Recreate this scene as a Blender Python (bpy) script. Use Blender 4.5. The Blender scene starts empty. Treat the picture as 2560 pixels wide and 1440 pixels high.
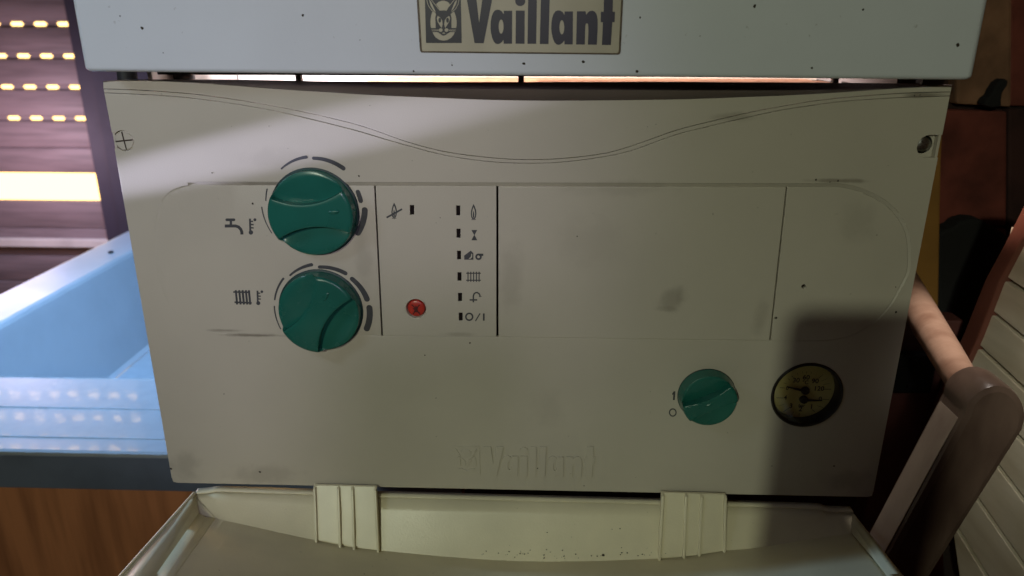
import bpy, bmesh, math, random
from mathutils import Vector, Matrix
from mathutils.geometry import tessellate_polygon
random.seed(7)
sc = bpy.context.scene
COL = sc.collection
MM = 0.001
Z0 = 1.35                       # height of the control panel's top edge above the floor

# ------------------------------------------------------------------ camera
R_ = [[0.99944349, -0.00269601, 0.03324819], [0.01351864, 0.94394376, -0.32982938], [-0.0304952, 0.3300953, 0.94345489]]
FPX = 1850.0
def tow(r): return Vector((r[0], r[2], -r[1]))
RIGHT, DOWN, FWD = tow(R_[0]), tow(R_[1]), tow(R_[2])
CAM = Vector((0.22892756 - 0.22, -0.39700564, Z0 + 0.02686427))
cd = bpy.data.cameras.new('camera'); cam = bpy.data.objects.new('camera', cd); COL.objects.link(cam)
m = Matrix((RIGHT, -DOWN, -FWD)).transposed().to_4x4(); m.translation = CAM
cam.matrix_world = m
cd.sensor_width = 36; cd.lens = FPX / 2560 * 36; cd.clip_start = 0.01; cd.clip_end = 50
cd.dof.use_dof = True; cd.dof.focus_distance = 0.42; cd.dof.aperture_fstop = 11
sc.camera = cam

def ray(px, py):
    return RIGHT * ((px - 1280) / FPX) + DOWN * ((py - 720) / FPX) + FWD
def pY(px, py, Y=0.0):
    d = ray(px, py); return CAM + d * ((Y - CAM.y) / d.y)
def pZ(px, py, Z):
    d = ray(px, py); return CAM + d * ((Z - CAM.z) / d.z)
def pX(px, py, X):
    d = ray(px, py); return CAM + d * ((X - CAM.x) / d.x)
def xz(px, py, Y=0.0):
    p = pY(px, py, Y); return (p.x, p.z)

# ------------------------------------------------------------------ world, lamps, exposure
w = bpy.data.worlds.new('World'); sc.world = w; w.use_nodes = True
bg = w.node_tree.nodes['Background']; bg.inputs[0].default_value = (1.0, 0.42, 0.16, 1); bg.inputs[1].default_value = 0.016
sc.view_settings.view_transform = 'Standard'; sc.view_settings.look = 'None'; sc.view_settings.exposure = 0; sc.view_settings.gamma = 1

def lamp(name, kind, loc, target, power, color, **kw):
    d = bpy.data.lights.new(name, kind); d.energy = power; d.color = color
    for k, v in kw.items(): setattr(d, k, v)
    o = bpy.data.objects.new(name, d); COL.objects.link(o); o.location = loc
    o.rotation_euler = (Vector(target) - Vector(loc)).to_track_quat('-Z', 'Y').to_euler()
    return o
PHONE_CORNER = Vector((0.002, -0.418, Z0 + 0.040))
SHADOW_CORNER = pY(1985, 785, 0)
kdir = (SHADOW_CORNER - PHONE_CORNER)
KEY = PHONE_CORNER - kdir * 2.6
lamp('ceiling_lamp', 'AREA', KEY, (0, 0, Z0 - .12), 5.5, (0.95, 1.03, 0.79), shape='DISK', size=0.040)
lamp('window_daylight', 'SPOT', (-0.44, -0.26, Z0 + 0.20), (-0.22, 0, Z0 - .03), 2.0, (0.50, 0.61, 0.82), spot_size=math.radians(62), spot_blend=1.0, shadow_soft_size=0.05)
lamp('room_lamp', 'SPOT', (0.12, -0.80, Z0 + 0.20), (-0.135, 0, Z0 - .07), 7.0, (0.82, 0.74, 0.98), spot_size=math.radians(31), spot_blend=1.0, shadow_soft_size=0.04)
lamp('slat_fill_spot', 'SPOT', (-0.10, -0.85, Z0 + 0.28), (0.385, 0.10, Z0 - .235), 15.0, (0.98, 1.0, 0.92), spot_size=math.radians(11), spot_blend=0.9, shadow_soft_size=0.04)  # added fill spot that brightens the cream slats; no known source
# narrow spot beam raking over the panel from the left
t0 = pY(670, 368, 0)
bd = (pY(1050, 262, 0) - pY(350, 420, 0)).normalized()
graze = math.radians(5.0)
bdir = (bd * math.cos(graze) + Vector((0, 1, 0)) * math.sin(graze)).normalized()
lamp('panel_beam', 'SPOT', t0 - bdir * 0.95, t0, 165.0, (0.92, 0.92, 1.4), spot_size=math.radians(2.0), spot_blend=0.95, shadow_soft_size=0.002)
lamp('sink_fill_lamp', 'AREA', (-0.48, 0.50, Z0 + 0.38), (-0.62, 0.56, Z0 - .30), 5.6, (0.33, 0.58, 0.95), shape='RECTANGLE', size=0.3, size_y=0.3, spread=math.radians(110))  # unseen blue lamp added above the sink to tint the steel
lamp('shutter_bloom_fill', 'POINT', pY(-60, 400, 0.98), (0, 0, 0), 3.0, (1.0, 0.72, 0.86), shadow_soft_size=0.10)  # added lamp without a source, imitates bloom around the bright slots
lamp('gap_fill_lamp', 'AREA', (-0.195, 0.100, Z0 + 0.008), (0.1, 0.118, Z0 - 0.004), 0.36, (1.0, 0.78, 0.66), shape='RECTANGLE', size=0.05, size_y=0.012, spread=math.radians(22))  # fill lamp added inside the casing to brighten the gap
lamp('gap_fill_left', 'AREA', (-0.15, 0.07, Z0 + 0.012), (-0.14, 0.14, Z0 - 0.002), 0.2, (1.0, 0.92, 0.95), shape='RECTANGLE', size=0.08, size_y=0.01, spread=math.radians(120))  # second added fill inside the casing, for the chassis at left
lamp('fill_from_above', 'SPOT', (0.31, 0.055, Z0 + 1.1), (0.292, 0.04, Z0 - .2), 85.0, (1.0, 0.90, 0.84), spot_size=math.radians(8.6), spot_blend=0.7, shadow_soft_size=0.03)  # added overhead fill for the crossbar and post, no known source
lamp('flap_rim_fill', 'SPOT', (-1.20, 0.16, Z0 - 0.10), tuple(pY(380, 1360, -.06)), 30.0, (0.45, 0.70, 1.0), spot_size=math.radians(12), spot_blend=0.8, shadow_soft_size=0.03)  # added blue fill spot aimed at the flap's left rim

# ------------------------------------------------------------------ materials
def mat(name, col, rough=0.5, metal=0.0, bump=0.0, bscale=900, var=0.06, vscale=14, col2=None, spec=0.5, coat=0.0, extra=None, stretch=None):
    m = bpy.data.materials.new(name); m.use_nodes = True
    nt = m.node_tree; N = nt.nodes; L = nt.links; b = N['Principled BSDF']
    b.inputs['Roughness'].default_value = rough; b.inputs['Metallic'].default_value = metal
    b.inputs['Specular IOR Level'].default_value = spec; b.inputs['Coat Weight'].default_value = coat; b.inputs['Coat Roughness'].default_value = 0.05
    geo = N.new('ShaderNodeNewGeometry'); pos = geo.outputs['Position']
    if stretch:
        mp = N.new('ShaderNodeMapping'); mp.inputs['Scale'].default_value = stretch; L.new(pos, mp.inputs[0]); pos = mp.outputs[0]
    n1 = N.new('ShaderNodeTexNoise'); n1.inputs['Scale'].default_value = vscale; n1.inputs['Detail'].default_value = 6; L.new(pos, n1.inputs['Vector'])
    mx = N.new('ShaderNodeMix'); mx.data_type = 'RGBA'
    c2 = col2 or tuple(c * (1 - var * 3) for c in col)
    mx.inputs[6].default_value = (*col, 1); mx.inputs[7].default_value = (*c2, 1)
    rp = N.new('ShaderNodeMapRange'); rp.inputs[1].default_value = 0.42; rp.inputs[2].default_value = 0.72
    L.new(n1.outputs[0], rp.inputs[0]); L.new(rp.outputs[0], mx.inputs[0])
    out = mx.outputs[2]
    if extra: out = extra(nt, geo.outputs['Position'], out)
    L.new(out, b.inputs['Base Color'])
    rr = N.new('ShaderNodeMapRange'); rr.inputs[3].default_value = rough * 0.85; rr.inputs[4].default_value = min(1, rough * 1.2)
    L.new(n1.outputs[0], rr.inputs[0]); L.new(rr.outputs[0], b.inputs['Roughness'])
    if bump:
        n2 = N.new('ShaderNodeTexNoise'); n2.inputs['Scale'].default_value = bscale; n2.inputs['Detail'].default_value = 2; L.new(pos, n2.inputs['Vector'])
        bp = N.new('ShaderNodeBump'); bp.inputs['Strength'].default_value = bump; bp.inputs['Distance'].default_value = 0.0004
        L.new(n2.outputs[0], bp.inputs['Height']); L.new(bp.outputs[0], b.inputs['Normal']); L.new(bp.outputs[0], b.inputs['Coat Normal'])
    return m

def grime(spots, noise_amt=0.5, dark=(0.10, 0.075, 0.05)):
    """stains with a shape of their own: (x, z, rx, rz, strength)"""
    def f(nt, pos, colsock):
        N, L = nt.nodes, nt.links
        sep = N.new('ShaderNodeSeparateXYZ'); L.new(pos, sep.inputs[0])
        nz = N.new('ShaderNodeTexNoise'); nz.inputs['Scale'].default_value = 90; nz.inputs['Detail'].default_value = 5; L.new(pos, nz.inputs['Vector'])
        out = colsock
        for (x, z, rx, rz, s) in spots:
            def mth(op, a, b_=None):
                q = N.new('ShaderNodeMath'); q.operation = op
                for i, v in enumerate((a, b_)):
                    if v is None: continue
                    if isinstance(v, (int, float)): q.inputs[i].default_value = v
                    else: L.new(v, q.inputs[i])
                return q.outputs[0]
            dx = mth('DIVIDE', mth('SUBTRACT', sep.outputs[0], x), rx); dz = mth('DIVIDE', mth('SUBTRACT', sep.outputs[2], z), rz)
            r = mth('SQRT', mth('ADD', mth('MULTIPLY', dx, dx), mth('MULTIPLY', dz, dz)))
            r = mth('ADD', r, mth('MULTIPLY', mth('SUBTRACT', nz.outputs[0], 0.5), 1.6))
            mr = N.new('ShaderNodeMapRange'); mr.interpolation_type = 'SMOOTHSTEP'
            mr.inputs[1].default_value = 1.0; mr.inputs[2].default_value = 0.2; mr.inputs[3].default_value = 0; mr.inputs[4].default_value = s
            L.new(r, mr.inputs[0])
            mx = N.new('ShaderNodeMix'); mx.data_type = 'RGBA'; L.new(mr.outputs[0], mx.inputs[0]); L.new(out, mx.inputs[6]); mx.inputs[7].default_value = (*dark, 1)
            out = mx.outputs[2]
        # fine speckle of dirt
        vo = N.new('ShaderNodeTexNoise'); vo.inputs['Scale'].default_value = 260; vo.inputs['Detail'].default_value = 3; L.new(pos, vo.inputs['Vector'])
        mr = N.new('ShaderNodeMapRange'); mr.inputs[1].default_value = 0.73; mr.inputs[2].default_value = 0.80; mr.inputs[4].default_value = noise_amt
        L.new(vo.outputs[0], mr.inputs[0])
        mx = N.new('ShaderNodeMix'); mx.data_type = 'RGBA'; L.new(mr.outputs[0], mx.inputs[0]); L.new(out, mx.inputs[6]); mx.inputs[7].default_value = (*dark, 1)
        return mx.outputs[2]
    return f
def sp(px, py, rx, ry, s):
    x, z = xz(px, py); return (x, z, rx / 4300, ry / 4100, s)
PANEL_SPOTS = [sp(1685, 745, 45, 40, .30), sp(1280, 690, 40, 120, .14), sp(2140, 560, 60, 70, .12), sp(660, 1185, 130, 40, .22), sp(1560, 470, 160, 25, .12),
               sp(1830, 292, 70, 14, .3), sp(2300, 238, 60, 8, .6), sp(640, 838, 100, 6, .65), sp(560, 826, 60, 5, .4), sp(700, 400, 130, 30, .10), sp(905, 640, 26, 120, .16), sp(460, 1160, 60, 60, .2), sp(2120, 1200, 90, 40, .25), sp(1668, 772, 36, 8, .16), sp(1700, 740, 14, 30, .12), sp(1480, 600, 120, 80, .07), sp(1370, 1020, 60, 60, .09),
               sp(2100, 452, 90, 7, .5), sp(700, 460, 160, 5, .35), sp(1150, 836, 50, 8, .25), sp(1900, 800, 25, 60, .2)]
M = {}
M['panel'] = mat('panel_plastic', (0.535, 0.487, 0.395), 0.42, bump=0.16, bscale=1500, var=0.035, vscale=9, extra=grime(PANEL_SPOTS, .45))
M['ledge'] = mat('ledge_shaded', (0.20, 0.155, 0.13), 0.55, bump=.2, var=.08)  # base colour darkened to carry the shade beneath the casing overhang
M['casing'] = mat('casing_enamel', (0.70, 0.735, 0.765), 0.34, bump=0.10, bscale=500, var=0.02, extra=grime([], .35))
M['flap'] = mat('flap_plastic', (0.76, 0.69, 0.48), 0.33, bump=0.2, bscale=900, var=0.05, vscale=20, extra=grime([], .7))
M['gap'] = mat('gap_dark', (0.045, 0.028, 0.02), 0.9)
M['ink'] = mat('ink_grey', (0.055, 0.055, 0.060), 0.6, var=0.1, vscale=200)
M['badge'] = mat('badge_cream', (0.46, 0.42, 0.29), 0.4, bump=0.1, var=0.05, vscale=30)
M['badge_edge'] = mat('badge_edge', (0.12, 0.085, 0.05), 0.6, var=0.2, vscale=300)
M['black'] = mat('badge_black', (0.020, 0.020, 0.024), 0.35)
M['green'] = mat('knob_green', (0.014, 0.128, 0.096), 0.26, bump=0.06, bscale=700, var=0.06, vscale=40, spec=0.5)
M['green_dark'] = mat('knob_collar_green', (0.004, 0.03, 0.028), 0.5)
M['red'] = mat('button_red', (0.48, 0.035, 0.022), 0.3)
M['red_ink'] = mat('button_mark', (0.07, 0.01, 0.01), 0.5)
M['led'] = mat('led_lens', (0.012, 0.008, 0.009), 0.25)
M['bezel'] = mat('bezel_black', (0.016, 0.013, 0.010), 0.28)
M['dial'] = mat('dial_face', (0.55, 0.47, 0.17), 0.6, var=0.03)
M['dial_ink'] = mat('dial_ink', (0.03, 0.02, 0.015), 0.5)
M['metal'] = mat('screw_metal', (0.45, 0.45, 0.42), 0.3, metal=1, bump=0.2, vscale=200, var=0.2)
M['copper'] = mat('copper', (0.55, 0.27, 0.15), 0.42, metal=0.9, vscale=60, var=0.15)
M['chassis'] = mat('chassis_white', (0.72, 0.66, 0.62), 0.4, vscale=12, var=0.08)
M['darkmetal'] = mat('dark_metal', (0.03, 0.028, 0.032), 0.5)
M['plate_dark'] = mat('plate_dark', (0.006, 0.006, 0.006), 0.8, spec=0.1)
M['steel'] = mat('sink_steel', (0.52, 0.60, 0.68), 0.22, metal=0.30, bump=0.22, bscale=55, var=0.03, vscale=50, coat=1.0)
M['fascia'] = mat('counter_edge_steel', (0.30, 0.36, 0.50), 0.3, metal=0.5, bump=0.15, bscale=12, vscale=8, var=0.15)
M['steel_rim'] = mat('sink_rim_steel', (0.44, 0.50, 0.56), 0.42, metal=0.15, bump=0.15, bscale=60, var=0.03, vscale=12)
M['cabinet'] = mat('cabinet_wood', (0.60, 0.24, 0.11), 0.45, bump=0.2, bscale=200, col2=(0.34, 0.13, 0.06), vscale=6, stretch=(9, 9, 0.8))
M['slat'] = mat('shutter_slat', (0.25, 0.19, 0.20), 0.5, bump=0.15, bscale=40, var=0.12, vscale=18, stretch=(0.4, 1, 5))
M['frame'] = mat('window_frame', (0.04, 0.034, 0.055), 0.6)
M['brick_red'] = mat('brick_red', (0.20, 0.045, 0.028), 0.85, bump=0.9, bscale=120, var=0.2, vscale=25)
M['brick_tan'] = mat('plaster_tan', (0.30, 0.15, 0.08), 0.9, bump=0.9, bscale=90, var=0.22, vscale=20)
M['stone_dark'] = mat('stone_dark', (0.05, 0.016, 0.012), 0.9, bump=.9, bscale=60, var=.25, vscale=18)
M['board_red'] = mat('board_red', (0.10, 0.026, 0.018), 0.7, bump=.5, bscale=80, var=.2)
M['mortar'] = mat('mortar', (0.045, 0.018, 0.012), 0.95, bump=1, bscale=150, var=0.2)
M['ochre'] = mat('ochre_batten', (0.34, 0.16, 0.03), 0.7, bump=0.3, bscale=150, var=0.12)
M['cloth'] = mat('black_cloth', (0.010, 0.009, 0.008), 0.9, bump=0.6, bscale=100)
M['wood_red'] = mat('wood_reddish', (0.15, 0.05, 0.032), 0.4, bump=0.3, bscale=150, col2=(0.10, 0.03, 0.02), vscale=8, stretch=(6, 1, 1))
M['wood_cream'] = mat('wood_cream', (0.60, 0.52, 0.39), 0.35, bump=0.25, bscale=90, col2=(0.46, 0.38, 0.26), vscale=9, stretch=(1, 1, 6))
M['wood_bar'] = mat('wood_bar', (0.36, 0.22, 0.15), 0.4, bump=0.8, bscale=160, col2=(0.20, 0.10, 0.06), vscale=38)
M['wood_dark'] = mat('wood_dark_lacquer', (0.115, 0.075, 0.055), 0.30, bump=1.0, bscale=110, col2=(0.06, 0.036, 0.027), vscale=45, stretch=(1, 1, .35))
M['wood_worn_lit'] = mat('wood_worn_lit', (0.50, 0.40, 0.30), 0.38, bump=0.6, bscale=120, col2=(0.30, 0.22, 0.17), vscale=35, stretch=(1, 1, .4))  # worn wood tone, paler to carry the light on the post's side
M['grime'] = mat('grime', (0.045, 0.035, 0.025), 0.9)
M['phone'] = mat('phone_black', (0.02, 0.02, 0.022), 0.3)
M['skin_sleeve'] = mat('sleeve_cloth', (0.05, 0.05, 0.06), 0.9)
def emit(name, col, s, col2=None):
    m = bpy.data.materials.new(name); m.use_nodes = True; nt = m.node_tree; N = nt.nodes; L = nt.links
    N.remove(N['Principled BSDF']); e = N.new('ShaderNodeEmission'); e.inputs[0].default_value = (*col, 1); e.inputs[1].default_value = s
    L.new(e.outputs[0], N['Material Output'].inputs[0])
    return m
M['sky'] = emit('daylight_outside', (1.0, 0.62, 0.22), 4.2)
gm = bpy.data.materials.new('gauge_glass'); gm.use_nodes = True
nt = gm.node_tree; nt.nodes.remove(nt.nodes['Principled BSDF'])
t_ = nt.nodes.new('ShaderNodeBsdfTransparent'); g_ = nt.nodes.new('ShaderNodeBsdfGlossy'); g_.inputs['Roughness'].default_value = 0.05
mxs = nt.nodes.new('ShaderNodeMixShader'); mxs.inputs[0].default_value = 0.05
nt.links.new(t_.outputs[0], mxs.inputs[1]); nt.links.new(g_.outputs[0], mxs.inputs[2]); nt.links.new(mxs.outputs[0], nt.nodes['Material Output'].inputs[0])
M['glass'] = gm

# ------------------------------------------------------------------ object helpers
WL = {}
def tag(o, label=None, cat=None, group=None, kind=None):
    if label: o['label'] = label
    if cat: o['category'] = cat
    if group: o['group'] = group
    if kind: o['kind'] = kind
    return o
def thing(name, loc, label=None, cat=None, group=None, kind=None):
    o = bpy.data.objects.new(name, None); COL.objects.link(o); o.location = loc; o.empty_display_size = 0.02
    WL[o.name] = Vector(loc); return tag(o, label, cat, group, kind)
def link(name, me, material, parent=None, smooth=False, sharp=35):
    """me holds world coordinates; the origin is moved to its centre"""
    vs = me.vertices
    lo = Vector([min(v.co[i] for v in vs) for i in range(3)]); hi = Vector([max(v.co[i] for v in vs) for i in range(3)])
    c = (lo + hi) / 2
    me.transform(Matrix.Translation(-c))
    o = bpy.data.objects.new(name, me); COL.objects.link(o)
    me.materials.clear(); me.materials.append(material if not isinstance(material, str) else M[material])
    if smooth:
        me.shade_smooth(); me.set_sharp_from_angle(angle=math.radians(sharp))
    WL[o.name] = c
    if parent: o.parent = parent; o.location = c - WL[parent.name]
    else: o.location = c
    return o
def frombm(name, bm, material, parent=None, smooth=False, sharp=35, bevel=0, seg=2):
    if bevel:
        bmesh.ops.bevel(bm, geom=[e for e in bm.edges if len(e.link_faces) == 2 and e.calc_face_angle(0) > 0.5], offset=bevel, segments=seg, profile=0.6, affect='EDGES', clamp_overlap=True)
        smooth = True
    me = bpy.data.meshes.new(name); bm.to_mesh(me); bm.free()
    o = link(name, me, material, parent, smooth, sharp)
    if bevel:
        for p_ in me.polygons:
            if p_.area > max(9 * bevel * bevel, 6e-5): p_.use_smooth = False
    return o
def boxbm(lo, hi, bm=None):
    bm = bm or bmesh.new()
    lo, hi = Vector(lo), Vector(hi)
    r = bmesh.ops.create_cube(bm, size=1)
    for v in r['verts']:
        v.co = Vector([lo[i] + (v.co[i] + .5) * (hi[i] - lo[i]) for i in range(3)])
    return bm
def plate(name, outlines, Y, thick, material, parent=None, bevel=0.15 * MM, warp=None, res=2, cuts=()):
    """filled outline (first) with holes, standing in the XZ plane, front face at Y"""
    cu = bpy.data.curves.new(name, 'CURVE'); cu.dimensions = '2D'; cu.fill_mode = 'BOTH'
    for pts in outlines:
        s = cu.splines.new('POLY'); s.points.add(len(pts) - 1); s.use_cyclic_u = True
        for p, q in zip(s.points, pts): p.co = (q[0], q[1], 0, 1)
    b = min(bevel, thick * 0.45)
    cu.bevel_depth = b; cu.bevel_resolution = res; cu.offset = -b; cu.extrude = thick / 2 - b
    ob = bpy.data.objects.new('tmp', cu); COL.objects.link(ob)
    dg = bpy.context.evaluated_depsgraph_get(); me = bpy.data.meshes.new_from_object(ob.evaluated_get(dg))
    bpy.data.objects.remove(ob); bpy.data.curves.remove(cu)
    bm = bmesh.new(); bm.from_mesh(me); bmesh.ops.remove_doubles(bm, verts=bm.verts, dist=1e-6)
    for cx in cuts:
        bmesh.ops.bisect_plane(bm, geom=bm.verts[:] + bm.edges[:] + bm.faces[:], plane_co=(cx, 0, 0), plane_no=(1, 0, 0))
    for v in bm.verts:
        x, y, z = v.co
        v.co = (x, Y + thick / 2 - z + (warp(x, y) if warp else 0), y)
    bmesh.ops.recalc_face_normals(bm, faces=bm.faces); bm.normal_update(); bm.to_mesh(me); bm.free()
    o = link(name, me, material, parent, True, 30)
    if not cuts:
        for p_ in me.polygons:
            if abs(p_.normal.y) > .995: p_.use_smooth = False
    return o
def flat(name, shapes, Y, material, parent=None, warp=None, step=0.012 * MM):
    """thin print: each shape = [outer, hole, ...]; layered a hair apart"""
    bm = bmesh.new()
    for i, sh in enumerate(shapes):
        vl = []
        for pts in sh:
            for (x, z) in pts: vl.append(bm.verts.new((x, Y - i * step + (warp(x, z) if warp else 0), z)))
        tri = tessellate_polygon([[Vector((p[0], p[1], 0)) for p in pts] for pts in sh])
        for t in tri:
            try: bm.faces.new([vl[k] for k in t])
            except ValueError: pass
    bm.normal_update()
    for f in bm.faces:
        if f.normal.y > 0: f.normal_flip()
    return frombm(name, bm, material, parent)
def circ(c, r, n=48, rz=None, a0=0):
    rz = rz or r
    return [(c[0] + r * math.cos(a0 + 2 * math.pi * i / n), c[1] + rz * math.sin(a0 + 2 * math.pi * i / n)) for i in range(n)]
def stroke(pts, wd, cap=False):
    """polyline (2D) -> outline, wd may be (start, end)"""
    w0, w1 = wd if isinstance(wd, tuple) else (wd, wd)
    L_, R2 = [], []
    n = len(pts)
    for i, p in enumerate(pts):
        a = Vector(pts[max(0, i - 1)]); b = Vector(pts[min(n - 1, i + 1)]); t = (b - a).normalized(); nn = Vector((-t.y, t.x))
        wv = (w0 + (w1 - w0) * i / (n - 1)) / 2
        p = Vector(p); L_.append(p + nn * wv); R2.append(p - nn * wv)
        if i == 0: t_0, p_0, wa = t, p, wv
        if i == n - 1: t_1, p_1, wb = t, p, wv
    out = list(L_)
    if cap:
        a = math.atan2(t_1.y, t_1.x)
        out += [p_1 + Vector((math.cos(a + math.pi / 2 - k * math.pi / 8), math.sin(a + math.pi / 2 - k * math.pi / 8))) * wb for k in range(1, 8)]
    out += R2[::-1]
    if cap:
        a = math.atan2(t_0.y, t_0.x)
        out += [p_0 + Vector((math.cos(a - math.pi / 2 - k * math.pi / 8), math.sin(a - math.pi / 2 - k * math.pi / 8))) * wa for k in range(1, 8)]
    return [(p.x, p.y) for p in out]
def mapped(shapes, f): return [[[f(*p) for p in o] for o in s] for s in shapes]
def smooth_line(pts, n=8):
    out = []
    P = [Vector(p) for p in pts]
    for i in range(len(P) - 1):
        a, b, c, d = P[max(0, i - 1)], P[i], P[i + 1], P[min(len(P) - 1, i + 2)]
        for k in range(n):
            t = k / n
            out.append(0.5 * ((2 * b) + (c - a) * t + (2 * a - 5 * b + 4 * c - d) * t * t + (3 * b - a - 3 * c + d) * t ** 3))
    out.append(P[-1]); return [tuple(p) for p in out]
def lathe(name, c, prof, material, parent, n=64, close=False):
    """prof: (radius, height towards the viewer) about an axis along -Y through c"""
    bm = bmesh.new(); rings = []
    for r, h in prof:
        if r < 1e-7: rings.append([bm.verts.new((c[0], c[1] - h, c[2]))]); continue
        rings.append([bm.verts.new((c[0] + r * math.cos(2 * math.pi * i / n), c[1] - h, c[2] + r * math.sin(2 * math.pi * i / n))) for i in range(n)])
    pairs = list(zip(rings, rings[1:])) + ([(rings[-1], rings[0])] if close else [])
    for a, b in pairs:
        for i in range(n):
            j = (i + 1) % n
            q = [a[i % len(a)], a[j % len(a)], b[j % len(b)], b[i % len(b)]]
            q2 = []
            for v in q:
                if v not in q2: q2.append(v)
            if len(q2) >= 3: bm.faces.new(q2)
    bmesh.ops.recalc_face_normals(bm, faces=bm.faces)
    return frombm(name, bm, material, parent, smooth=True)
def tube(name, pts, r, material, parent=None, n=16):
    bm = bmesh.new(); rings = []
    P = [Vector(p) for p in pts]
    for i, p in enumerate(P):
        t = (P[min(i + 1, len(P) - 1)] - P[max(i - 1, 0)]).normalized()
        u = t.cross(Vector((0, 0, 1)) if abs(t.z) < .9 else Vector((1, 0, 0))).normalized(); v = t.cross(u)
        rr = r[i] if isinstance(r, (list, tuple)) else r
        rings.append([bm.verts.new(p + (u * math.cos(2 * math.pi * k / n) + v * math.sin(2 * math.pi * k / n)) * rr) for k in range(n)])
    for a, b in zip(rings, rings[1:]):
        for k in range(n): bm.faces.new([a[k], a[(k + 1) % n], b[(k + 1) % n], b[k]])
    bm.faces.new(rings[0]); bm.faces.new(rings[-1][::-1])
    bmesh.ops.recalc_face_normals(bm, faces=bm.faces)
    return frombm(name, bm, material, parent, smooth=True)
def prism(name, pts3, off, material, parent=None, bevel=0, smooth=False):
    """polygon of 3-D points extruded by the vector off"""
    bm = bmesh.new(); a = [bm.verts.new(p) for p in pts3]; b = [bm.verts.new(Vector(p) + Vector(off)) for p in pts3]
    n = len(a); bm.faces.new(a); bm.faces.new(b[::-1])
    for i in range(n): bm.faces.new([a[i], b[i], b[(i + 1) % n], a[(i + 1) % n]])
    bmesh.ops.recalc_face_normals(bm, faces=bm.faces)
    return frombm(name, bm, material, parent, bevel=bevel, smooth=smooth)

# ================================================================== BOILER
boiler = thing('wall_mounted_boiler', (0, 0.1, Z0 - 0.25), 'white wall-mounted gas boiler with teal knobs, red button and opened bottom flap', 'boiler')

# ---- control panel front, laid out in its own plane (Y = 0)
line1 = [(258.5, 222.5), (320, 224), (405, 229), (489, 236), (574, 247), (658, 260.5), (742, 276.5), (827, 295), (900, 314), (951, 331), (1025, 357), (1116, 380), (1222, 394), (1303, 399), (1398, 397), (1503, 385), (1573, 367), (1644, 342), (1700, 323), (1800, 298), (1880, 280), (1960, 265), (2054, 250), (2147, 241), (2241, 234), (2319, 231), (2377, 230)]
line2 = [(260.5, 232), (349, 236), (433, 241), (517, 250), (602, 262), (686, 277), (770, 296), (855, 317), (900, 329), (1011, 362), (1116, 389), (1222, 404), (1306, 408), (1398, 406), (1503, 393), (1573, 378), (1644, 353), (1700, 334), (1800, 309), (1880, 291), (1960, 274), (2085, 256), (2179, 248), (2272, 243), (2375, 240)]
scoop = [(258, 206), (300, 202.5), (377, 203), (461, 206), (574, 213.5), (686, 222.5), (799, 229.6), (941, 238), (1081, 244), (1222, 249.5), (1363, 251.6), (1503, 251), (1700, 248.5), (1830, 244), (1960, 239), (2085, 232), (2210, 223.5), (2304, 218), (2380, 214)]
backedge = [(258, 203), (300, 200), (377, 198.5), (461, 198.5), (574, 199), (686, 200.5), (799, 203), (941, 204), (1081, 205), (1222, 205), (1363, 205), (1503, 205), (1700, 204.5), (1830, 205.5), (1960, 206), (2085, 207), (2210, 208), (2304, 209.5), (2380, 212)]
P = lambda pts: [xz(*p) for p in pts]
L1 = smooth_line(P(line1), 6); L2 = smooth_line(P(line2), 6); SC = smooth_line(P(scoop), 6)
g = 0.17 * MM
up = lambda pts, d: [(x, z + d) for x, z in pts]
panel = plate('control_panel', [SC + up(L1, g)[::-1]], 0, 3 * MM, 'panel', boiler, bevel=.12 * MM)
plate('trim_band', [up(L1, -g) + up(L2, g * .8)[::-1]], 0.1 * MM, 3 * MM, 'panel', panel, bevel=.1 * MM)
# scooped top ledge
bm = bmesh.new()
BE = smooth_line([xz(px, py, 0.018) for px, py in backedge], 6)
rows = []
for k in range(7):
    t = k / 6; row = []
    for (a, b) in zip(SC, BE):
        Yk = 0.0002 + 0.018 * t
        z = a[1] + (b[1] - a[1]) * (t ** 1.6)
        row.append(bm.verts.new((a[0] * (1 - t) + b[0] * t, Yk, z)))
    rows.append(row)
for a, b in zip(rows, rows[1:]):
    for i in range(len(a) - 1): bm.faces.new([a[i], a[i + 1], b[i + 1], b[i]])
bmesh.ops.recalc_face_normals(bm, faces=bm.faces)
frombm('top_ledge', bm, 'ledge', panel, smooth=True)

stad = [(520, 455), (469, 457), (431, 469), (404, 495), (388, 540), (383, 600), (390, 680), (415, 755), (445, 792), (475, 810), (512, 824), (547, 832), (600, 834), (719, 836), (955, 840), (1243, 843), (1600, 848), (1925, 852), (2050, 852), (2101, 847), (2147, 831), (2194, 800), (2229, 762), (2254, 719), (2272, 684), (2277, 637), (2274, 591), (2260, 553), (2235, 519), (2194, 489), (2147, 469), (2101, 460), (2040, 459), (1960, 459), (1600, 458), (1243, 457), (935, 456)]
ST = smooth_line(P(stad + [stad[0]]), 4)[:-1]
zt = xz(1243, 457)[1]; zb = xz(1243, 843)[1]
DREC = 1.25 * MM
XA, XB = xz(385, 600)[0], xz(560, 500)[0]
def dep(x, z):
    q = max(0, min(1, (x - XA) / (XB - XA))); q = q * q * (3 - 2 * q)
    return q * DREC * max(0, min(1, (z - zb) / (zt - zb)))
n = len(ST); IN = []; xl = xz(520, 500)[0]; xl0 = xz(400, 500)[0]
for i, (x, z) in enumerate(ST):
    a = Vector(ST[i - 1]); b = Vector(ST[(i + 1) % n]); t = (b - a).normalized(); nn = Vector((-t.y, t.x))
    fade = max(0, min(1, (xl - x) / (xl - xl0)))
    wd = 0.24 * MM + dep(x, z) * 1.45
    q = Vector((x, z)) + nn * wd
    IN.append((q.x, q.y))
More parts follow.
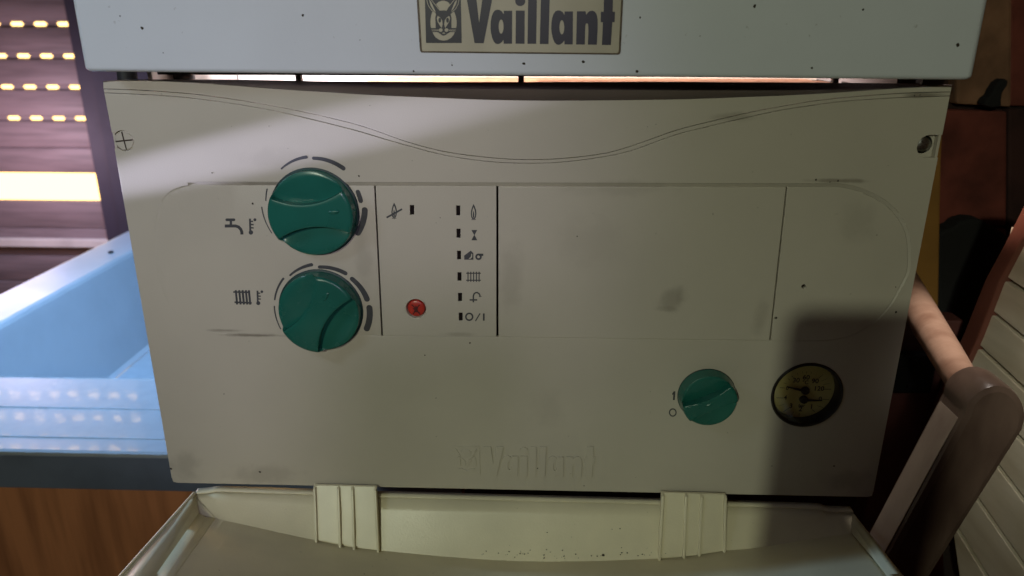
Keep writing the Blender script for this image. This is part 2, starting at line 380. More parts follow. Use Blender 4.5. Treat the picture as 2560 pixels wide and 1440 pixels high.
# sloping recess wall
bm = bmesh.new()
va = [bm.verts.new((x, 0.0, z)) for x, z in ST]
vb = [bm.verts.new((x, dep(x, z), z)) for x, z in IN]
for i in range(n): bm.faces.new([va[i], va[(i + 1) % n], vb[(i + 1) % n], vb[i]])
bmesh.ops.recalc_face_normals(bm, faces=bm.faces)
if sum(f.normal.y for f in bm.faces) > 0: bmesh.ops.reverse_faces(bm, faces=bm.faces)
frombm('recess_edge', bm, 'panel', panel, smooth=True)
# main plate with notches and holes
GA_C = xz(2017, 988); GA_R = 0.0207
def arcpts(cpx, cpy, r, a0, a1, n=16):
    c = xz(cpx, cpy); return [(c[0] + r * math.cos(math.radians(a0 + (a1 - a0) * k / n)), c[1] + r * math.sin(math.radians(a0 + (a1 - a0) * k / n))) for k in range(n + 1)]
TRc, BRc, BLc, TLc = P([(2375, 240), (2181, 1243), (431, 1207), (262, 232)])
def onedge(a, b, z): t = (z - a[1]) / (b[1] - a[1]); return (a[0] + (b[0] - a[0]) * t, z)
rs = 5.9 * MM
cR = xz(2322, 366); cL = xz(309, 352); rL = 5.5 * MM
eR = 0.2195; eL = -0.2195
notchR = [onedge(TRc, BRc, cR[1] + rs)] + arcpts(2322, 366, rs, 90, 270, 16) + [onedge(TRc, BRc, cR[1] - rs)]
notchL = [onedge(TLc, BLc, cL[1] - rL * .8)] + arcpts(309, 352, rL, -53 - 80, 53 + 80, 26) + [onedge(TLc, BLc, cL[1] + rL * .8)]
def corner(c, r, a0): return [(c[0] + r * math.cos(math.radians(a0 + 90 * k / 5)), c[1] + r * math.sin(math.radians(a0 + 90 * k / 5))) for k in range(6)]
cr = 1.3 * MM
outB = up(L2, -g * .8)[:] + notchR + corner((BRc[0] - cr, BRc[1] + cr), cr, 0)[::-1] [:0] + [(BRc[0], BRc[1] + 4 * MM), (BRc[0] - 1 * MM, BRc[1] + .6 * MM), (BRc[0] - 3 * MM, BRc[1])] + [(BLc[0] + 3 * MM, BLc[1]), (BLc[0] + .8 * MM, BLc[1] + .6 * MM), (BLc[0], BLc[1] + 4 * MM)] + notchL
hole_small = circ(xz(1766, 980), 13 * MM, 40)
plate('face_plate', [outB, ST, circ(GA_C, GA_R, 72), hole_small], 0, 3 * MM, 'panel', panel, bevel=.22 * MM)
# body behind the face
frombm('panel_body', boxbm((-0.2185, 0.0115, BRc[1] + .001), (0.2185, 0.024, Z0 - 0.016)), 'gap', panel)
for sx in (-1, 1):
    frombm('panel_side', boxbm((sx * 0.2192 - .0008, 0.0005, BRc[1] + .0005), (sx * 0.2192 + .0005, 0.06, Z0 - 0.010)), 'panel', panel)

xs0 = xz(484, 500)[0]
sf = [((a[0] + b[0]) / 2, (a[1] + b[1]) / 2) for a, b in zip(ST, IN) if a[0] < xs0]
k0 = max(range(len(sf)), key=lambda i: (Vector(sf[i]) - Vector(sf[i - 1])).length); sf = sf[k0:] + sf[:k0]
flat('seam_filler', [[stroke(sf, 1.5 * MM)]], -.012 * MM, 'panel', panel)
# inserts in the recess
def clip(poly, a, b, keep_left=True):
    """keep the part of poly on one side of the line a-b (going down)"""
    ax, az = a; bx, bz = b
    def side(p): s = (bx - ax) * (p[1] - az) - (bz - az) * (p[0] - ax); return s if not keep_left else -s
    out = []
    for i in range(len(poly)):
        p, q = poly[i], poly[(i + 1) % len(poly)]; sp_, sq = side(p), side(q)
        if sp_ >= 0: out.append(p)
        if sp_ * sq < 0:
            t = sp_ / (sp_ - sq); out.append((p[0] + (q[0] - p[0]) * t, p[1] + (q[1] - p[1]) * t))
    return out
def sh(line, dpx): return [(p[0] + dpx, p[1]) for p in line]
GL1 = [(934.5, 440), (957, 870)]; GL2 = [(1243, 440), (1243.5, 870)]; GL3 = [(1972, 440), (1923, 870)]
def C(poly, line, dpx, left): a, b = P(sh(line, dpx)); return clip(poly, a, b, left)
KC1 = xz(783, 393); KC1 = (KC1[0], KC1[1] - 0.0272); KC2 = xz(804, 665); KC2 = (KC2[0], KC2[1] - 0.0272)
I1 = C(IN, GL1, -2.1, True)
i1 = plate('knob_section', [I1], 0, 2.4 * MM, 'panel', panel, bevel=.06 * MM, warp=dep, cuts=[XA + (XB - XA) * k / 14 for k in range(1, 16)])
I2 = C(C(IN, GL1, 1.9, False), GL2, -2.6, True)
leds = [(1024, 514, 1034.5, 538), (1140, 515, 1150, 540), (1141, 573, 1151, 596), (1142.5, 628, 1152, 650), (1143.5, 681.6, 1153.5, 703), (1145, 733, 1155, 754), (1147, 782, 1156.5, 802)]
bt = xz(1040, 772)
I2holes = [[xz(a, b), xz(c, b), xz(c, d), xz(a, d)] for a, b, c, d in leds] + [circ(bt, 6.2 * MM, 40)]
i2 = plate('indicator_section', [I2] + I2holes, 0, 2.4 * MM, 'panel', panel, bevel=.2 * MM, warp=dep)
I3 = C(C(IN, GL2, 2.6, False), GL3, -1.9, True)
plate('display_cover', [I3], -0.45 * MM, 2.7 * MM, 'panel', panel, bevel=.5 * MM, warp=dep)
I4 = C(IN, GL3, 1.6, False)
plate('end_section', [I4, circ(xz(2010, 717), 1.25 * MM, 20)], 0, 2.4 * MM, 'panel', panel, bevel=.2 * MM, warp=dep)
for i, (a, b, c, d) in enumerate(leds):
    x0, z1 = xz(a, b); x1, z0 = xz(c, d); dz = dep(x0, z0)
    frombm('indicator_light', boxbm((x0 - .0002, 0.7 * MM + dz, z0 - .0002), (x1 + .0002, 3 * MM + dz, z1 + .0002)), 'led', i2)
dB = dep(*bt)
lathe('reset_button', (bt[0], dB + 2.6 * MM, bt[1]), [(0, 2.9 * MM), (3.6 * MM, 2.8 * MM), (4.6 * MM, 2.4 * MM), (5.1 * MM, 1.6 * MM), (5.2 * MM, 0)], 'red', i2, 40)
lathe('button_well', (bt[0], dB, bt[1]), [(6.6 * MM, 0.12 * MM), (6.3 * MM, 0.2 * MM), (5.9 * MM, 0.0), (5.45 * MM, -1.5 * MM), (5.4 * MM, -3 * MM)], 'panel', i2, 40)

# ---- printed marks
zf3 = lambda x, y: xz(930 + x / 3.427, 440 + y / 3.427)
def stk(pts, w): return [stroke(pts, w)]
def rect(a, b, c, d): return [[(a, b), (c, b), (c, d), (a, d)]]
flame = [[[(868, 243), (880, 265), (890, 295), (894, 325), (889, 355), (880, 373), (858, 373), (848, 355), (845, 325), (849, 295), (857, 268)],
          [(868, 268), (860, 295), (855, 325), (858, 350), (863, 362), (875, 362), (880, 350), (883, 325), (878, 295)]],
         [[(868, 300), (875, 325), (875, 360), (863, 360), (862, 325)]], rect(850, 375, 889, 380)]
shf = lambda shapes, dx, dy, s=1: [[[(x * s + dx, y * s + dy) for x, y in o] for o in q] for q in shapes]
icons = flame + shf(flame, -682, -12) + [stk([(122, 360), (255, 287)], 15)]
icons += [[[(850, 466), (901, 466), (876, 512)]], [[(876, 504), (901, 554), (850, 554)]]]
icons += [[[(788, 685), (838, 648), (845, 642), (866, 662), (868, 668), (868, 720), (790, 720)], [(826, 712), (846, 694), (850, 668), (858, 672), (857, 700), (842, 712)]]]
icons += [[circ((912, 695), 28, 24), circ((912, 695), 12, 16)], rect(915, 668, 953, 688)]
icons += [stk([(x, 822), (x, 909)], 9) for x in (822, 846, 870, 894, 917)] + [stk([(806, 835), (932, 835)], 9), stk([(806, 895), (932, 895)], 9)]
icons += [stk([(868, 1084), (868, 1030), (874, 1012), (886, 1002), (902, 1000), (918, 1012), (926, 1030)], 13), stk([(836, 1063), (901, 1063)], 13), stk([(915, 1036), (938, 1034)], 6)]
icons += [[circ((833, 1207), 36, 28), circ((833, 1207), 22, 24)], stk([(886, 1243), (926, 1178)], 10), rect(950, 1178, 965, 1240)]
groups_ = [icons[0:3], icons[3:7], icons[7:9], icons[9:12], icons[12:19], icons[19:22], icons[22:25]]
for gq in groups_: flat('printed_symbol', mapped(gq, zf3), -0.03 * MM, 'ink', i2, warp=dep)
zfl = lambda x, y: xz(540 + x / 5.536, 520 + y / 5.536)
def thermo(dx, dy, s=1):
    q = [stk([(462, 152), (468, 345)], 28), [circ((476, 343), 31, 20)], [circ((530, 168), 21, 16)]] + [stk([(470, y), (x, y + 3)], 20) for y, x in ((188, 506), (234, 514), (278, 514))]
    return [[[(x * s + dx, y * s + dy) for x, y in o] for o in p] for p in q]
sy = [[stroke([(140, 169), (240, 169)], 38, True)], stk([(197, 180), (197, 245)], 34), stk([(113, 254), (265, 254), (305, 268), (335, 300), (350, 335), (352, 372)], 42)] + thermo(0, 0)
sy2 = [stk([(x, 1140), (x + 21, 1338)], 29) for x in (270, 318, 364, 410, 452)] + [stk([(236, 1165), (470, 1170)], 22), stk([(255, 1305), (492, 1315)], 24)] + thermo(155, 1010, .9)
for gq in (sy[:3], sy[3:], sy2[:7], sy2[7:]): flat('printed_symbol', mapped(gq, zfl), -0.03 * MM, 'ink', i1, warp=dep)
def dialarc(c, p0, p1, w):
    a = xz(*p0); b = xz(*p1); a0 = math.atan2(a[1] - c[1], a[0] - c[0]); a1 = math.atan2(b[1] - c[1], b[0] - c[0])
    while a1 > a0: a1 -= 2 * math.pi
    if a0 - a1 > math.pi: a0, a1 = a1 + 2 * math.pi, a0; 
    r = ((Vector(a) - Vector(c)).length + (Vector(b) - Vector(c)).length) / 2
    pts = [(c[0] + r * math.cos(a0 + (a1 - a0) * k / 14), c[1] + r * math.sin(a0 + (a1 - a0) * k / 14)) for k in range(15)]
    return [stroke(pts, (w[0] / 4450, w[1] / 4450), True)]
arcs1 = [((674, 586), (658, 519), (2.5, 3)), ((660, 502), (669, 475), (3, 3.5)), ((702, 420), (766, 395), (4, 8)), ((784, 395), (858, 421), (8, 11)), ((893, 481), (901, 503), (11, 12)), ((906, 526), (898, 586), (15, 15))]
arcs2 = [((704, 821), (683, 766), (3, 3.5)), ((685, 749), (709, 698), (4, 5.5)), ((722, 686), (779, 666), (5, 9)), ((798, 666), (862, 686), (9, 11)), ((880, 698), (917, 748), (12, 15)), ((922, 770), (918, 822), (16, 16))]
def printed_arc(c, a, par):
    s = [dialarc(c, *a)]
    wz = (lambda x, z: dep(x, z)) if a[0][1] > 455 else (lambda x, z: 0)
    flat('dial_mark', s, -0.04 * MM, 'ink', par, warp=wz)
for a in arcs1: printed_arc(KC1, a, i1)
for a in arcs2: printed_arc(KC2, a, i1)
zfs = lambda x, y: xz(1640 + x / 5.12, 900 + y / 5.12)
flat('printed_digit', mapped([[[(226, 400), (248, 400), (240, 512), (216, 512), (222, 440), (206, 448), (208, 428)]]], zfs), -0.03 * MM, 'ink', panel)
flat('printed_digit', mapped([[circ((215, 672), 50, 32, 54), circ((215, 672), 34, 28, 38)]], zfs), -0.03 * MM, 'ink', panel)
# mark on the button
fb = lambda x, y: (bt[0] + (x - 375) / 3.427 / 4350, bt[1] - (y - 1155) / 3.427 / 4150)
flat('button_mark', mapped([stk([(338, 1118), (358, 1135), (368, 1160), (360, 1185), (345, 1203)], 9), stk([(410, 1118), (392, 1135), (384, 1160), (392, 1185), (408, 1203)], 9),
      [[(376, 1122), (388, 1150), (392, 1185), (362, 1185), (364, 1150)]], stk([(348, 1150), (406, 1188)], 7)], fb), dB - 0.36 * MM, 'red_ink', i2)

# ---- knobs
def knob(name, c, Rk, H, ang, w0, kk, hs_in, hs_out, ybase, pointer=None, taper=1.05, lip=0):
    cx_, cz_ = c; ca, sa = math.cos(math.radians(ang)), math.sin(math.radians(ang))
    def W(u, v, h): return (cx_ + u * ca - v * sa, ybase - h, cz_ + u * sa + v * ca)
    bm = bmesh.new(); NU = 72; NS = 12; NR = 10
    cols = []
    for i in range(NU + 1):
        u = -Rk * 0.9995 * math.cos(math.pi * i / NU); cc = math.sqrt(max(Rk * Rk - u * u, 1e-12)); ww = min(w0 + kk * u * u, cc * 0.97)
        edge = max(0, min(1, (cc - ww) / (0.12 * Rk)))
        edge = edge * edge * (3 - 2 * edge)
        def dome(v): return H - 0.9 * MM * ((u * u + v * v) / (Rk * Rk)) - (1.0 * MM * max(0, (math.hypot(u, v) / Rk - .93) / .07) ** 2)
        col = []
        for s in (-1, 1):
            seq = []
            for k in range(NS + 1):
                t = k / NS; v = cc + (ww - cc) * t
                hs = hs_out + (hs_in - hs_out) * (t ** 1.3); hs = dome(v) + (hs - dome(v)) * edge
                hs -= 0.6 * MM * max(0, 1 - t * NS / 1.2)
                seq.append((v * s, hs))
            seq.append((ww * .985 * s, (dome(ww) * .97 + hs * .03)))
            ww2 = ww * .93
            seq.append((ww2 * s, dome(ww2)))
            col.append(seq)
        left = col[0]; right = col[1][::-1]
        mid = [(-ww * .93 + 2 * ww * .93 * k / NR) for k in range(1, NR)]
        full = left + [(v, dome(v)) for v in mid] + right
        cols.append([bm.verts.new(W(u, v, h)) for v, h in full]); cols[-1].append((u, cc))
    loops = [c_[:-1] for c_ in cols]; nv = len(loops[0])
    for a, b in zip(loops, loops[1:]):
        for k in range(nv - 1): bm.faces.new([a[k], b[k], b[k + 1], a[k + 1]])
    bound = [l[0] for l in loops] + loops[-1][1:] + [l[-1] for l in loops[::-1]][1:] + loops[0][::-1][1:-1]
    base = []
    for v in bound:
        dx, dz = v.co.x - cx_, v.co.z - cz_; r = math.hypot(dx, dz) or 1e-9; q = Rk * taper / r
        base.append(bm.verts.new((cx_ + dx * q, ybase, cz_ + dz * q)))
    nb = len(bound)
    for i in range(nb):
        j = (i + 1) % nb; bm.faces.new([bound[i], bound[j], base[j], base[i]])
    bmesh.ops.remove_doubles(bm, verts=bm.verts, dist=5e-6)
    bmesh.ops.recalc_face_normals(bm, faces=bm.faces)
    o = frombm(name, bm, 'green', panel, smooth=True, sharp=38)
    ex = 1.1 * MM if Rk > .02 else .25 * MM
    lathe('knob_collar', (cx_, ybase + 0.1 * MM, cz_), [(Rk * taper + ex, -.3 * MM), (Rk * taper + ex * .9, .4 * MM), (Rk * taper + ex * .45, .7 * MM), (Rk * taper - .5 * MM, .9 * MM), (Rk * .8, .9 * MM)], 'green_dark', o)
    if pointer:
        u, v, l, wv = pointer; bmp = bmesh.new(); bmesh.ops.create_uvsphere(bmp, u_segments=20, v_segments=12, radius=1)
        for q in bmp.verts:
            x, y, z = q.co; q.co = W(u + x * l, v + y * wv, H - .5 * MM + z * .8 * MM)
        bmesh.ops.recalc_face_normals(bmp, faces=bmp.faces)
        frombm('pointer_bump', bmp, 'green', o, smooth=True, sharp=60)
    return o
knob('rotary_knob', (KC1[0] - 1.9 * MM, KC1[1] - 3.1 * MM), 23.3 * MM, 10.5 * MM, 6, 6.3 * MM, 13.5, 4.4 * MM, 5.6 * MM, 0.3 * MM, (13.5 * MM, 1.0 * MM, 3.2 * MM, 1.2 * MM), taper=1.02)
knob('rotary_knob', (KC2[0] - 2.6 * MM, KC2[1] + 0.4 * MM), 23.2 * MM, 10.5 * MM, 57, 6.3 * MM, 13.5, 4.4 * MM, 5.6 * MM, 0.3 * MM, (13.5 * MM, 1.0 * MM, 3.2 * MM, 1.2 * MM), taper=1.02)
knob('rotary_knob', xz(1766, 987), 15.9 * MM, 13 * MM, 27, 3.6 * MM, 8.0, 7 * MM, 8.6 * MM, 0.1 * MM, (-1.0 * MM, 0.5 * MM, 3.0 * MM, 1.0 * MM), taper=1.06)

# ---- pressure and temperature gauge
gx, gz = GA_C
gauge = lathe('pressure_gauge', (gx, 0, gz), [(20.9 * MM, -.5 * MM), (21.0 * MM, .35 * MM), (20.3 * MM, .9 * MM), (19.4 * MM, .7 * MM), (18.9 * MM, -.2 * MM), (18.8 * MM, -8.2 * MM), (20.6 * MM, -8.2 * MM), (20.6 * MM, -.5 * MM)], 'bezel', panel, 80, close=True)
DY = 7.4 * MM
lathe('dial', (gx, DY, gz), [(0, 0), (18.7 * MM, 0), (18.7 * MM, -.5 * MM)], 'dial', gauge, 64)
def D(x, y): return xz(1900 + x / 7.577, 900 + y / 7.577, DY)
tk = [((375, 522), (470, 530), 10), ((450, 432), (505, 450), 7), ((530, 350), (565, 378), 7), ((595, 300), (635, 328), 7), ((1200, 552), (1350, 552), 9), ((1195, 468), (1315, 440), 6), ((1165, 395), (1270, 350), 5), ((1105, 345), (1190, 275), 6),
      ((310, 713), (432, 716), 10), ((355, 865), (460, 835), 6), ((440, 978), (550, 905), 9), ((585, 1050), (635, 975), 5), ((985, 935), (1035, 975), 8), ((1085, 860), (1200, 900), 6), ((1170, 742), (1310, 748), 9), ((740, 1000), (735, 1060), 8), ((880, 215), (880, 255), 7), ((970, 220), (962, 265), 6), ((705, 240), (715, 280), 5), ((800, 205), (803, 245), 4)]
flat('dial_scale', [[stroke([D(*a), D(*b)], w / 7.577 / 4000)] for a, b, w in tk], DY - .1 * MM, 'dial_ink', gauge)
def text(name, s, pos, size, Y, material, parent, rot=0):
    cu = bpy.data.curves.new(name, 'FONT'); cu.body = s; cu.size = size; cu.align_x = 'CENTER'; cu.align_y = 'CENTER'; cu.offset = size * .02
    ob = bpy.data.objects.new('tmp', cu); COL.objects.link(ob); dg = bpy.context.evaluated_depsgraph_get()
    me = bpy.data.meshes.new_from_object(ob.evaluated_get(dg)); bpy.data.objects.remove(ob)
    for v in me.vertices:
        x, y, z = v.co; a = math.radians(rot); x, y = x * math.cos(a) - y * math.sin(a), x * math.sin(a) + y * math.cos(a)
        v.co = (pos[0] + x, Y - z, pos[1] + y)
    return link(name, me, material, parent)
for s, x, y, sz in (('0', 515, 535, 3.4), ('30', 685, 385, 4.2), ('60', 875, 330, 4.2), ('90', 1045, 400, 4.2), ('120', 1115, 543, 4.2), ('°C', 860, 425, 3.4), ('4', 480, 712, 4), ('3', 585, 870, 4.4), ('2', 765, 930, 4.4), ('1', 975, 885, 4.4), ('0', 1140, 735, 3.8), ('bar', 790, 862, 3.0)):
    text('dial_digit', s, D(x, y), sz * MM, DY - .12 * MM, 'dial_ink', gauge)
def needle(hub, tip, y):
    h, t = D(*hub), D(*tip)
    flat('needle', [[stroke([h, t], (2.0 * MM, .7 * MM))]], DY - y, 'bezel', gauge)
    lathe('needle_hub', (h[0], DY, h[1]), [(0, y + .9 * MM), (2.0 * MM, y + .8 * MM), (2.5 * MM, y), (2.5 * MM, 0)], 'bezel', gauge, 24)
needle((850, 570), (490, 485), 1.4 * MM); needle((820, 740), (1165, 748), 1.4 * MM)
lathe('gauge_glass', (gx, 0.4 * MM, gz), [(0, .35 * MM), (18.85 * MM, 0)], 'glass', gauge, 64)

# ---- screws
def cross_cap():
    c = cL; r = 5.2 * MM
    o = lathe('screw_cap', (c[0], 1.4 * MM, c[1]), [(0, 0.9 * MM), (r * .9, .9 * MM), (r, .5 * MM), (r, -1.5 * MM)], 'panel', panel, 40)
    for a in (6, 96):
        a = math.radians(a); u = Vector((math.cos(a), math.sin(a))) * r * .93
        flat('screw_slot', [[stroke([(c[0] - u.x, c[1] - u.y), (c[0], c[1]), (c[0] + u.x, c[1] + u.y)], .75 * MM)]], 0.45 * MM - (0.02 * MM if a > 1 else 0), 'gap', o)
cross_cap()
c = xz(2316, 363)
o = lathe('corner_screw', (c[0], 4.6 * MM, c[1]), [(0, 2.2 * MM), (2.2 * MM, 2.1 * MM), (3.6 * MM, 1.5 * MM), (4.3 * MM, 0.2 * MM), (4.3 * MM, -1 * MM)], 'metal', panel, 32)
for a in (35, 125):
    a = math.radians(a); u = Vector((math.cos(a), math.sin(a))) * 2.6 * MM
    flat('screw_slot', [[stroke([(c[0] - u.x, c[1] - u.y), (c[0] + u.x, c[1] + u.y)], .8 * MM)]], 4.6 * MM - 2.25 * MM - (0.02 * MM if a > 1 else 0), 'gap', o)
x0, z0_ = cR[0] - 7 * MM, cR[1] - 7 * MM
plate('screw_recess', [[(cR[0] - 8 * MM, cR[1] - 7 * MM), (0.2182, cR[1] - 7 * MM), (0.2182, cR[1] + 7 * MM), (cR[0] - 8 * MM, cR[1] + 7 * MM)], circ(c, 4.8 * MM, 32)], 3.4 * MM, 1.2 * MM, 'panel', panel, bevel=.3 * MM)

# ---- embossed logo and name plate
za = lambda s: s
letters = {}
V_ = [[(742, -50), (841, -50), (873, 227), (910, -50), (1012, -50), (919, 432), (827, 431)]]
bowl = [(1118, 142), (1098, 112), (1075, 99), (1052, 97), (1030, 105), (1010, 130), (996, 170), (988, 220), (986, 280), (991, 330), (1003, 380), (1020, 418), (1040, 437), (1060, 441), (1080, 435), (1100, 420), (1116, 398)]
a_ = [bowl + [(1118, 437), (1201, 437), (1203, 108), (1119, 108)], circ((1092, 266), 24, 20, 71)]
def shift(o, dx, dy): return [[(x + dx, y + dy) for x, y in q] for q in o]
i_ = [[(1239, 106), (1328, 106), (1326, 437), (1236, 437)]]
LET = [V_, a_, i_, [circ((1283, 10), 51, 28, 52)], [[(1362, -50), (1450, -50), (1442, 438), (1355, 438)]], [[(1490, -50), (1578, -50), (1565, 440), (1478, 440)]], shift(a_, 606, 7),
       [[(1848, 113), (1935, 113), (1941, 148), (1958, 124), (1980, 110), (2005, 107), (2030, 119), (2047, 150), (2056, 200), (2055, 300), (2047, 447), (1957, 446), (1963, 300), (1960, 245), (1950, 233), (1940, 235), (1932, 260), (1927, 445), (1840, 445)]],
       [[(2118, -60), (2210, -60), (2205, 118), (2228, 118), (2225, 222), (2202, 222), (2187, 450), (2097, 449), (2107, 222), (2085, 222), (2087, 118), (2115, 118)]]]
EM = lambda pts: [(x * .4063 + 240, y * .4063) for x, y in pts]
square = [[(330, -50), (690, -50), (700, 430), (343, 430)]]
EML = [EM(q) for q in (
    [(500, 105), (560, 50), (640, 20), (720, 20), (800, 60), (850, 120), (800, 190), (760, 265), (690, 258), (600, 262), (560, 190)],
    [(410, 285), (380, 380), (362, 520), (365, 620), (378, 690), (490, 690), (488, 560), (478, 450), (500, 340)],
    [(945, 285), (985, 400), (1005, 520), (1003, 640), (990, 690), (880, 690), (878, 560), (882, 450), (858, 345)],
    [(415, 790), (540, 790), (600, 830), (640, 865), (690, 880), (740, 860), (790, 825), (850, 790), (960, 790), (930, 860), (870, 930), (780, 985), (680, 998), (580, 980), (490, 920), (440, 850)],
    [(325, -20), (380, 50), (430, 160), (480, 270), (490, 310), (430, 250), (370, 140)],
    [(1020, -20), (960, 50), (900, 200), (870, 290), (930, 215), (990, 100)],
    [(540, 390), (600, 430), (650, 500), (660, 600), (640, 690), (600, 640), (540, 540), (520, 450)],
    [(820, 390), (760, 430), (715, 500), (700, 600), (725, 690), (770, 620), (820, 540), (845, 450)],
    circ((615, 740), 45, 16), circ((755, 740), 45, 16), circ((690, 815), 36, 14, 13))]
PUP = [EM(circ((590, 498), 34, 16, 62)), EM(circ((783, 498), 34, 16, 62))]
YC = -0.0170
# raised lettering on the panel
def emb(x, y): return xz(1100 + ((x - 698) * 1.0917 + 583) / 5.818, 1080 + ((y - 435) * .866 + 622 + (x - 340) * .008) / 5.818)
for L_ in LET:
    plate('embossed_letter', [[emb(*p) for p in q] for q in L_], -0.7 * MM, 1.1 * MM, 'panel', panel, bevel=.10 * MM, res=1)
for q in EML[:6] + EML[6:8]:
    plate('embossed_emblem', [[emb(*p) for p in q]], -0.42 * MM, .8 * MM, 'panel', panel, bevel=.10 * MM, res=1)
plate('embossed_emblem', [[emb(*p) for p in [(330, -50), (695, -50), (700, 430), (692, 430), (688, -44), (330, -44)]]], -0.3 * MM, .6 * MM, 'panel', panel, bevel=.1 * MM, res=1)

# ---- upper casing: folded sheet with rounded lower edge, open underneath
cz_l = pY(206, 172, YC); cz_r = pY(2437, 193, YC)
zbot = (cz_l.z + cz_r.z) / 2 - .0013
xl_, xr_ = cz_l.x, cz_r.x
bm = bmesh.new(); ztop = Z0 + 0.34; rr = 2.2 * MM
def ring(z, ins, rad=4 * MM):
    out = []
    x0, x1, y0, y1 = xl_ + ins, xr_ - ins, YC + ins, 0.30
    for k in range(7): a = math.radians(180 + 15 * k); out.append((x0 + rad + rad * math.cos(a), y0 + rad + rad * math.sin(a), z))
    for k in range(7): a = math.radians(270 + 15 * k); out.append((x1 - rad + rad * math.cos(a), y0 + rad + rad * math.sin(a), z))
    out.append((x1, y1, z)); out.append((x0, y1, z)); return out
rings = [ring(ztop, 0)] + [ring(zbot + rr - rr * math.sin(math.radians(a)), rr - rr * math.cos(math.radians(a))) for a in (0, 20, 40, 60, 80, 90)] + [ring(zbot, 9 * MM), ring(zbot + 1.2 * MM, 9 * MM), ring(zbot + 1.2 * MM, 2 * MM), ring(ztop, 2 * MM)]
# tilt the lower edge to follow the slight slope of the sheet
rv = []
for r in rings: rv.append([bm.verts.new((x, y, z + (0 if z > Z0 + .2 else (x - (xl_ + xr_) / 2) / (xr_ - xl_) * (cz_r.z - cz_l.z)))) for x, y, z in r])
for a, b in zip(rv, rv[1:]):
    for i in range(len(a)): bm.faces.new([a[i], a[(i + 1) % len(a)], b[(i + 1) % len(a)], b[i]])
bm.faces.new(rv[0])
bmesh.ops.recalc_face_normals(bm, faces=bm.faces)
casing = frombm('upper_casing', bm, 'casing', boiler, smooth=True, sharp=50)
bz = lambda x, y: xz(980 + x / 4, y / 4, YC)
bp0 = [(278, 480), (283, 510), (296, 524), (2262, 546), (2280, 535), (2286, 510), (2318, -160), (240, -160)]
bp1 = [(300, 478), (303, 505), (312, 512), (2246, 533), (2262, 524), (2268, 500), (2298, -140), (262, -140)]
badge = plate('name_plate', [[bz(*p) for p in bp0]], YC - .5 * MM, 0.5 * MM, 'badge_edge', casing, bevel=.1 * MM)
plate('plate_face', [[bz(*p) for p in bp1]], YC - .9 * MM, 0.6 * MM, 'badge', badge, bevel=.2 * MM)
yb = YC - .93 * MM
for L_ in LET:
    flat('letter', [[[bz(*p) for p in q] for q in L_]], yb - .03 * MM, 'black', badge)
flat('emblem', [[[bz(*p) for p in q] for q in [square[0]]]], yb - .02 * MM, 'black', badge)
flat('emblem', [[[bz(*p) for p in q]] for q in EML], yb - .05 * MM, 'badge', badge, step=0.002 * MM)
flat('emblem', [[[bz(*p) for p in q]] for q in PUP], yb - .10 * MM, 'black', badge, step=0.002 * MM)
ear1 = [EM([(270, -20), (290, 80), (330, 170), (400, 260), (480, 320)]), EM([(375, -20), (430, 60), (500, 140), (560, 220), (600, 260)]), EM([(1065, -20), (1040, 110), (980, 220), (890, 300)]), EM([(960, -20), (880, 80), (820, 160)])]
flat('emblem', [[stroke([bz(*p) for p in q], .28 * MM)] for q in ear1] + [[stroke([bz(*p) for p in EM(q)], .2 * MM)] for q in ([(390, 735), (570, 735)], [(400, 762), (570, 752)], [(810, 735), (985, 735)], [(810, 752), (985, 765)])], yb - .12 * MM, 'badge', badge, step=0.002 * MM)

# ---- what shows through the gap: inner chassis, pipes, fittings
frombm('inner_chassis', boxbm((-0.205, 0.145, Z0 - .06), (0.205, 0.147, Z0 + .08)), 'chassis', boiler)
frombm('burner_tray', boxbm((-0.102, 0.042, Z0 - .0085), (0.195, 0.143, Z0 - .0052)), 'copper', boiler, bevel=.5 * MM)
frombm('burner_tray', boxbm((0.008, 0.060, Z0 - .0050), (0.190, 0.100, Z0 - .0036)), 'copper', boiler, bevel=.4 * MM)
frombm('lamp_baffle', boxbm((-0.2, 0.0195, Z0 + .0028), (0.2, 0.0205, Z0 + .30)), 'darkmetal', boiler)  # unseen sheet added to keep the inner fill lamps off the ledge
for px, r in ((318, 5.5), (458, 6.5)):
    p = pY(px, 190, 0.05); tube('water_pipe', [(p.x - .004, 0.05, Z0 - .05), (p.x, .05, Z0), (p.x + .003, 0.05, Z0 + .06)], r * MM, 'darkmetal', boiler)
for px in (750, 1303, 2085):
    p = pY(px, 190, 0.03); frombm('mounting_tab', boxbm((p.x - 1.6 * MM, .026, Z0 - .010), (p.x + 1.6 * MM, .030, Z0 + .02)), 'darkmetal', boiler, bevel=.4 * MM)
frombm('mounting_tab', boxbm((pY(2290, 190, .02).x, .012, Z0 - .012), (pY(2345, 190, .02).x, .02, Z0 + .02)), 'darkmetal', boiler, bevel=.4 * MM)
frombm('side_sheet', boxbm((-0.206, .02, Z0 - .016), (-0.2035, .14, Z0 + .02)), 'chassis', boiler)
frombm('side_sheet', boxbm((0.2035, .0245, Z0 - .06), (0.206, .24, Z0 + .30)), 'darkmetal', boiler)  # this right sheet is added to stop the inner lamp spilling sideways
frombm('back_plate', boxbm((-0.215, 0.25, Z0 - .5), (0.215, 0.26, Z0 + .30)), 'darkmetal', boiler)
frombm('underside', boxbm((-0.205, 0.022, BRc[1] - .012), (0.205, 0.25, BRc[1] - .004)), 'darkmetal', boiler)

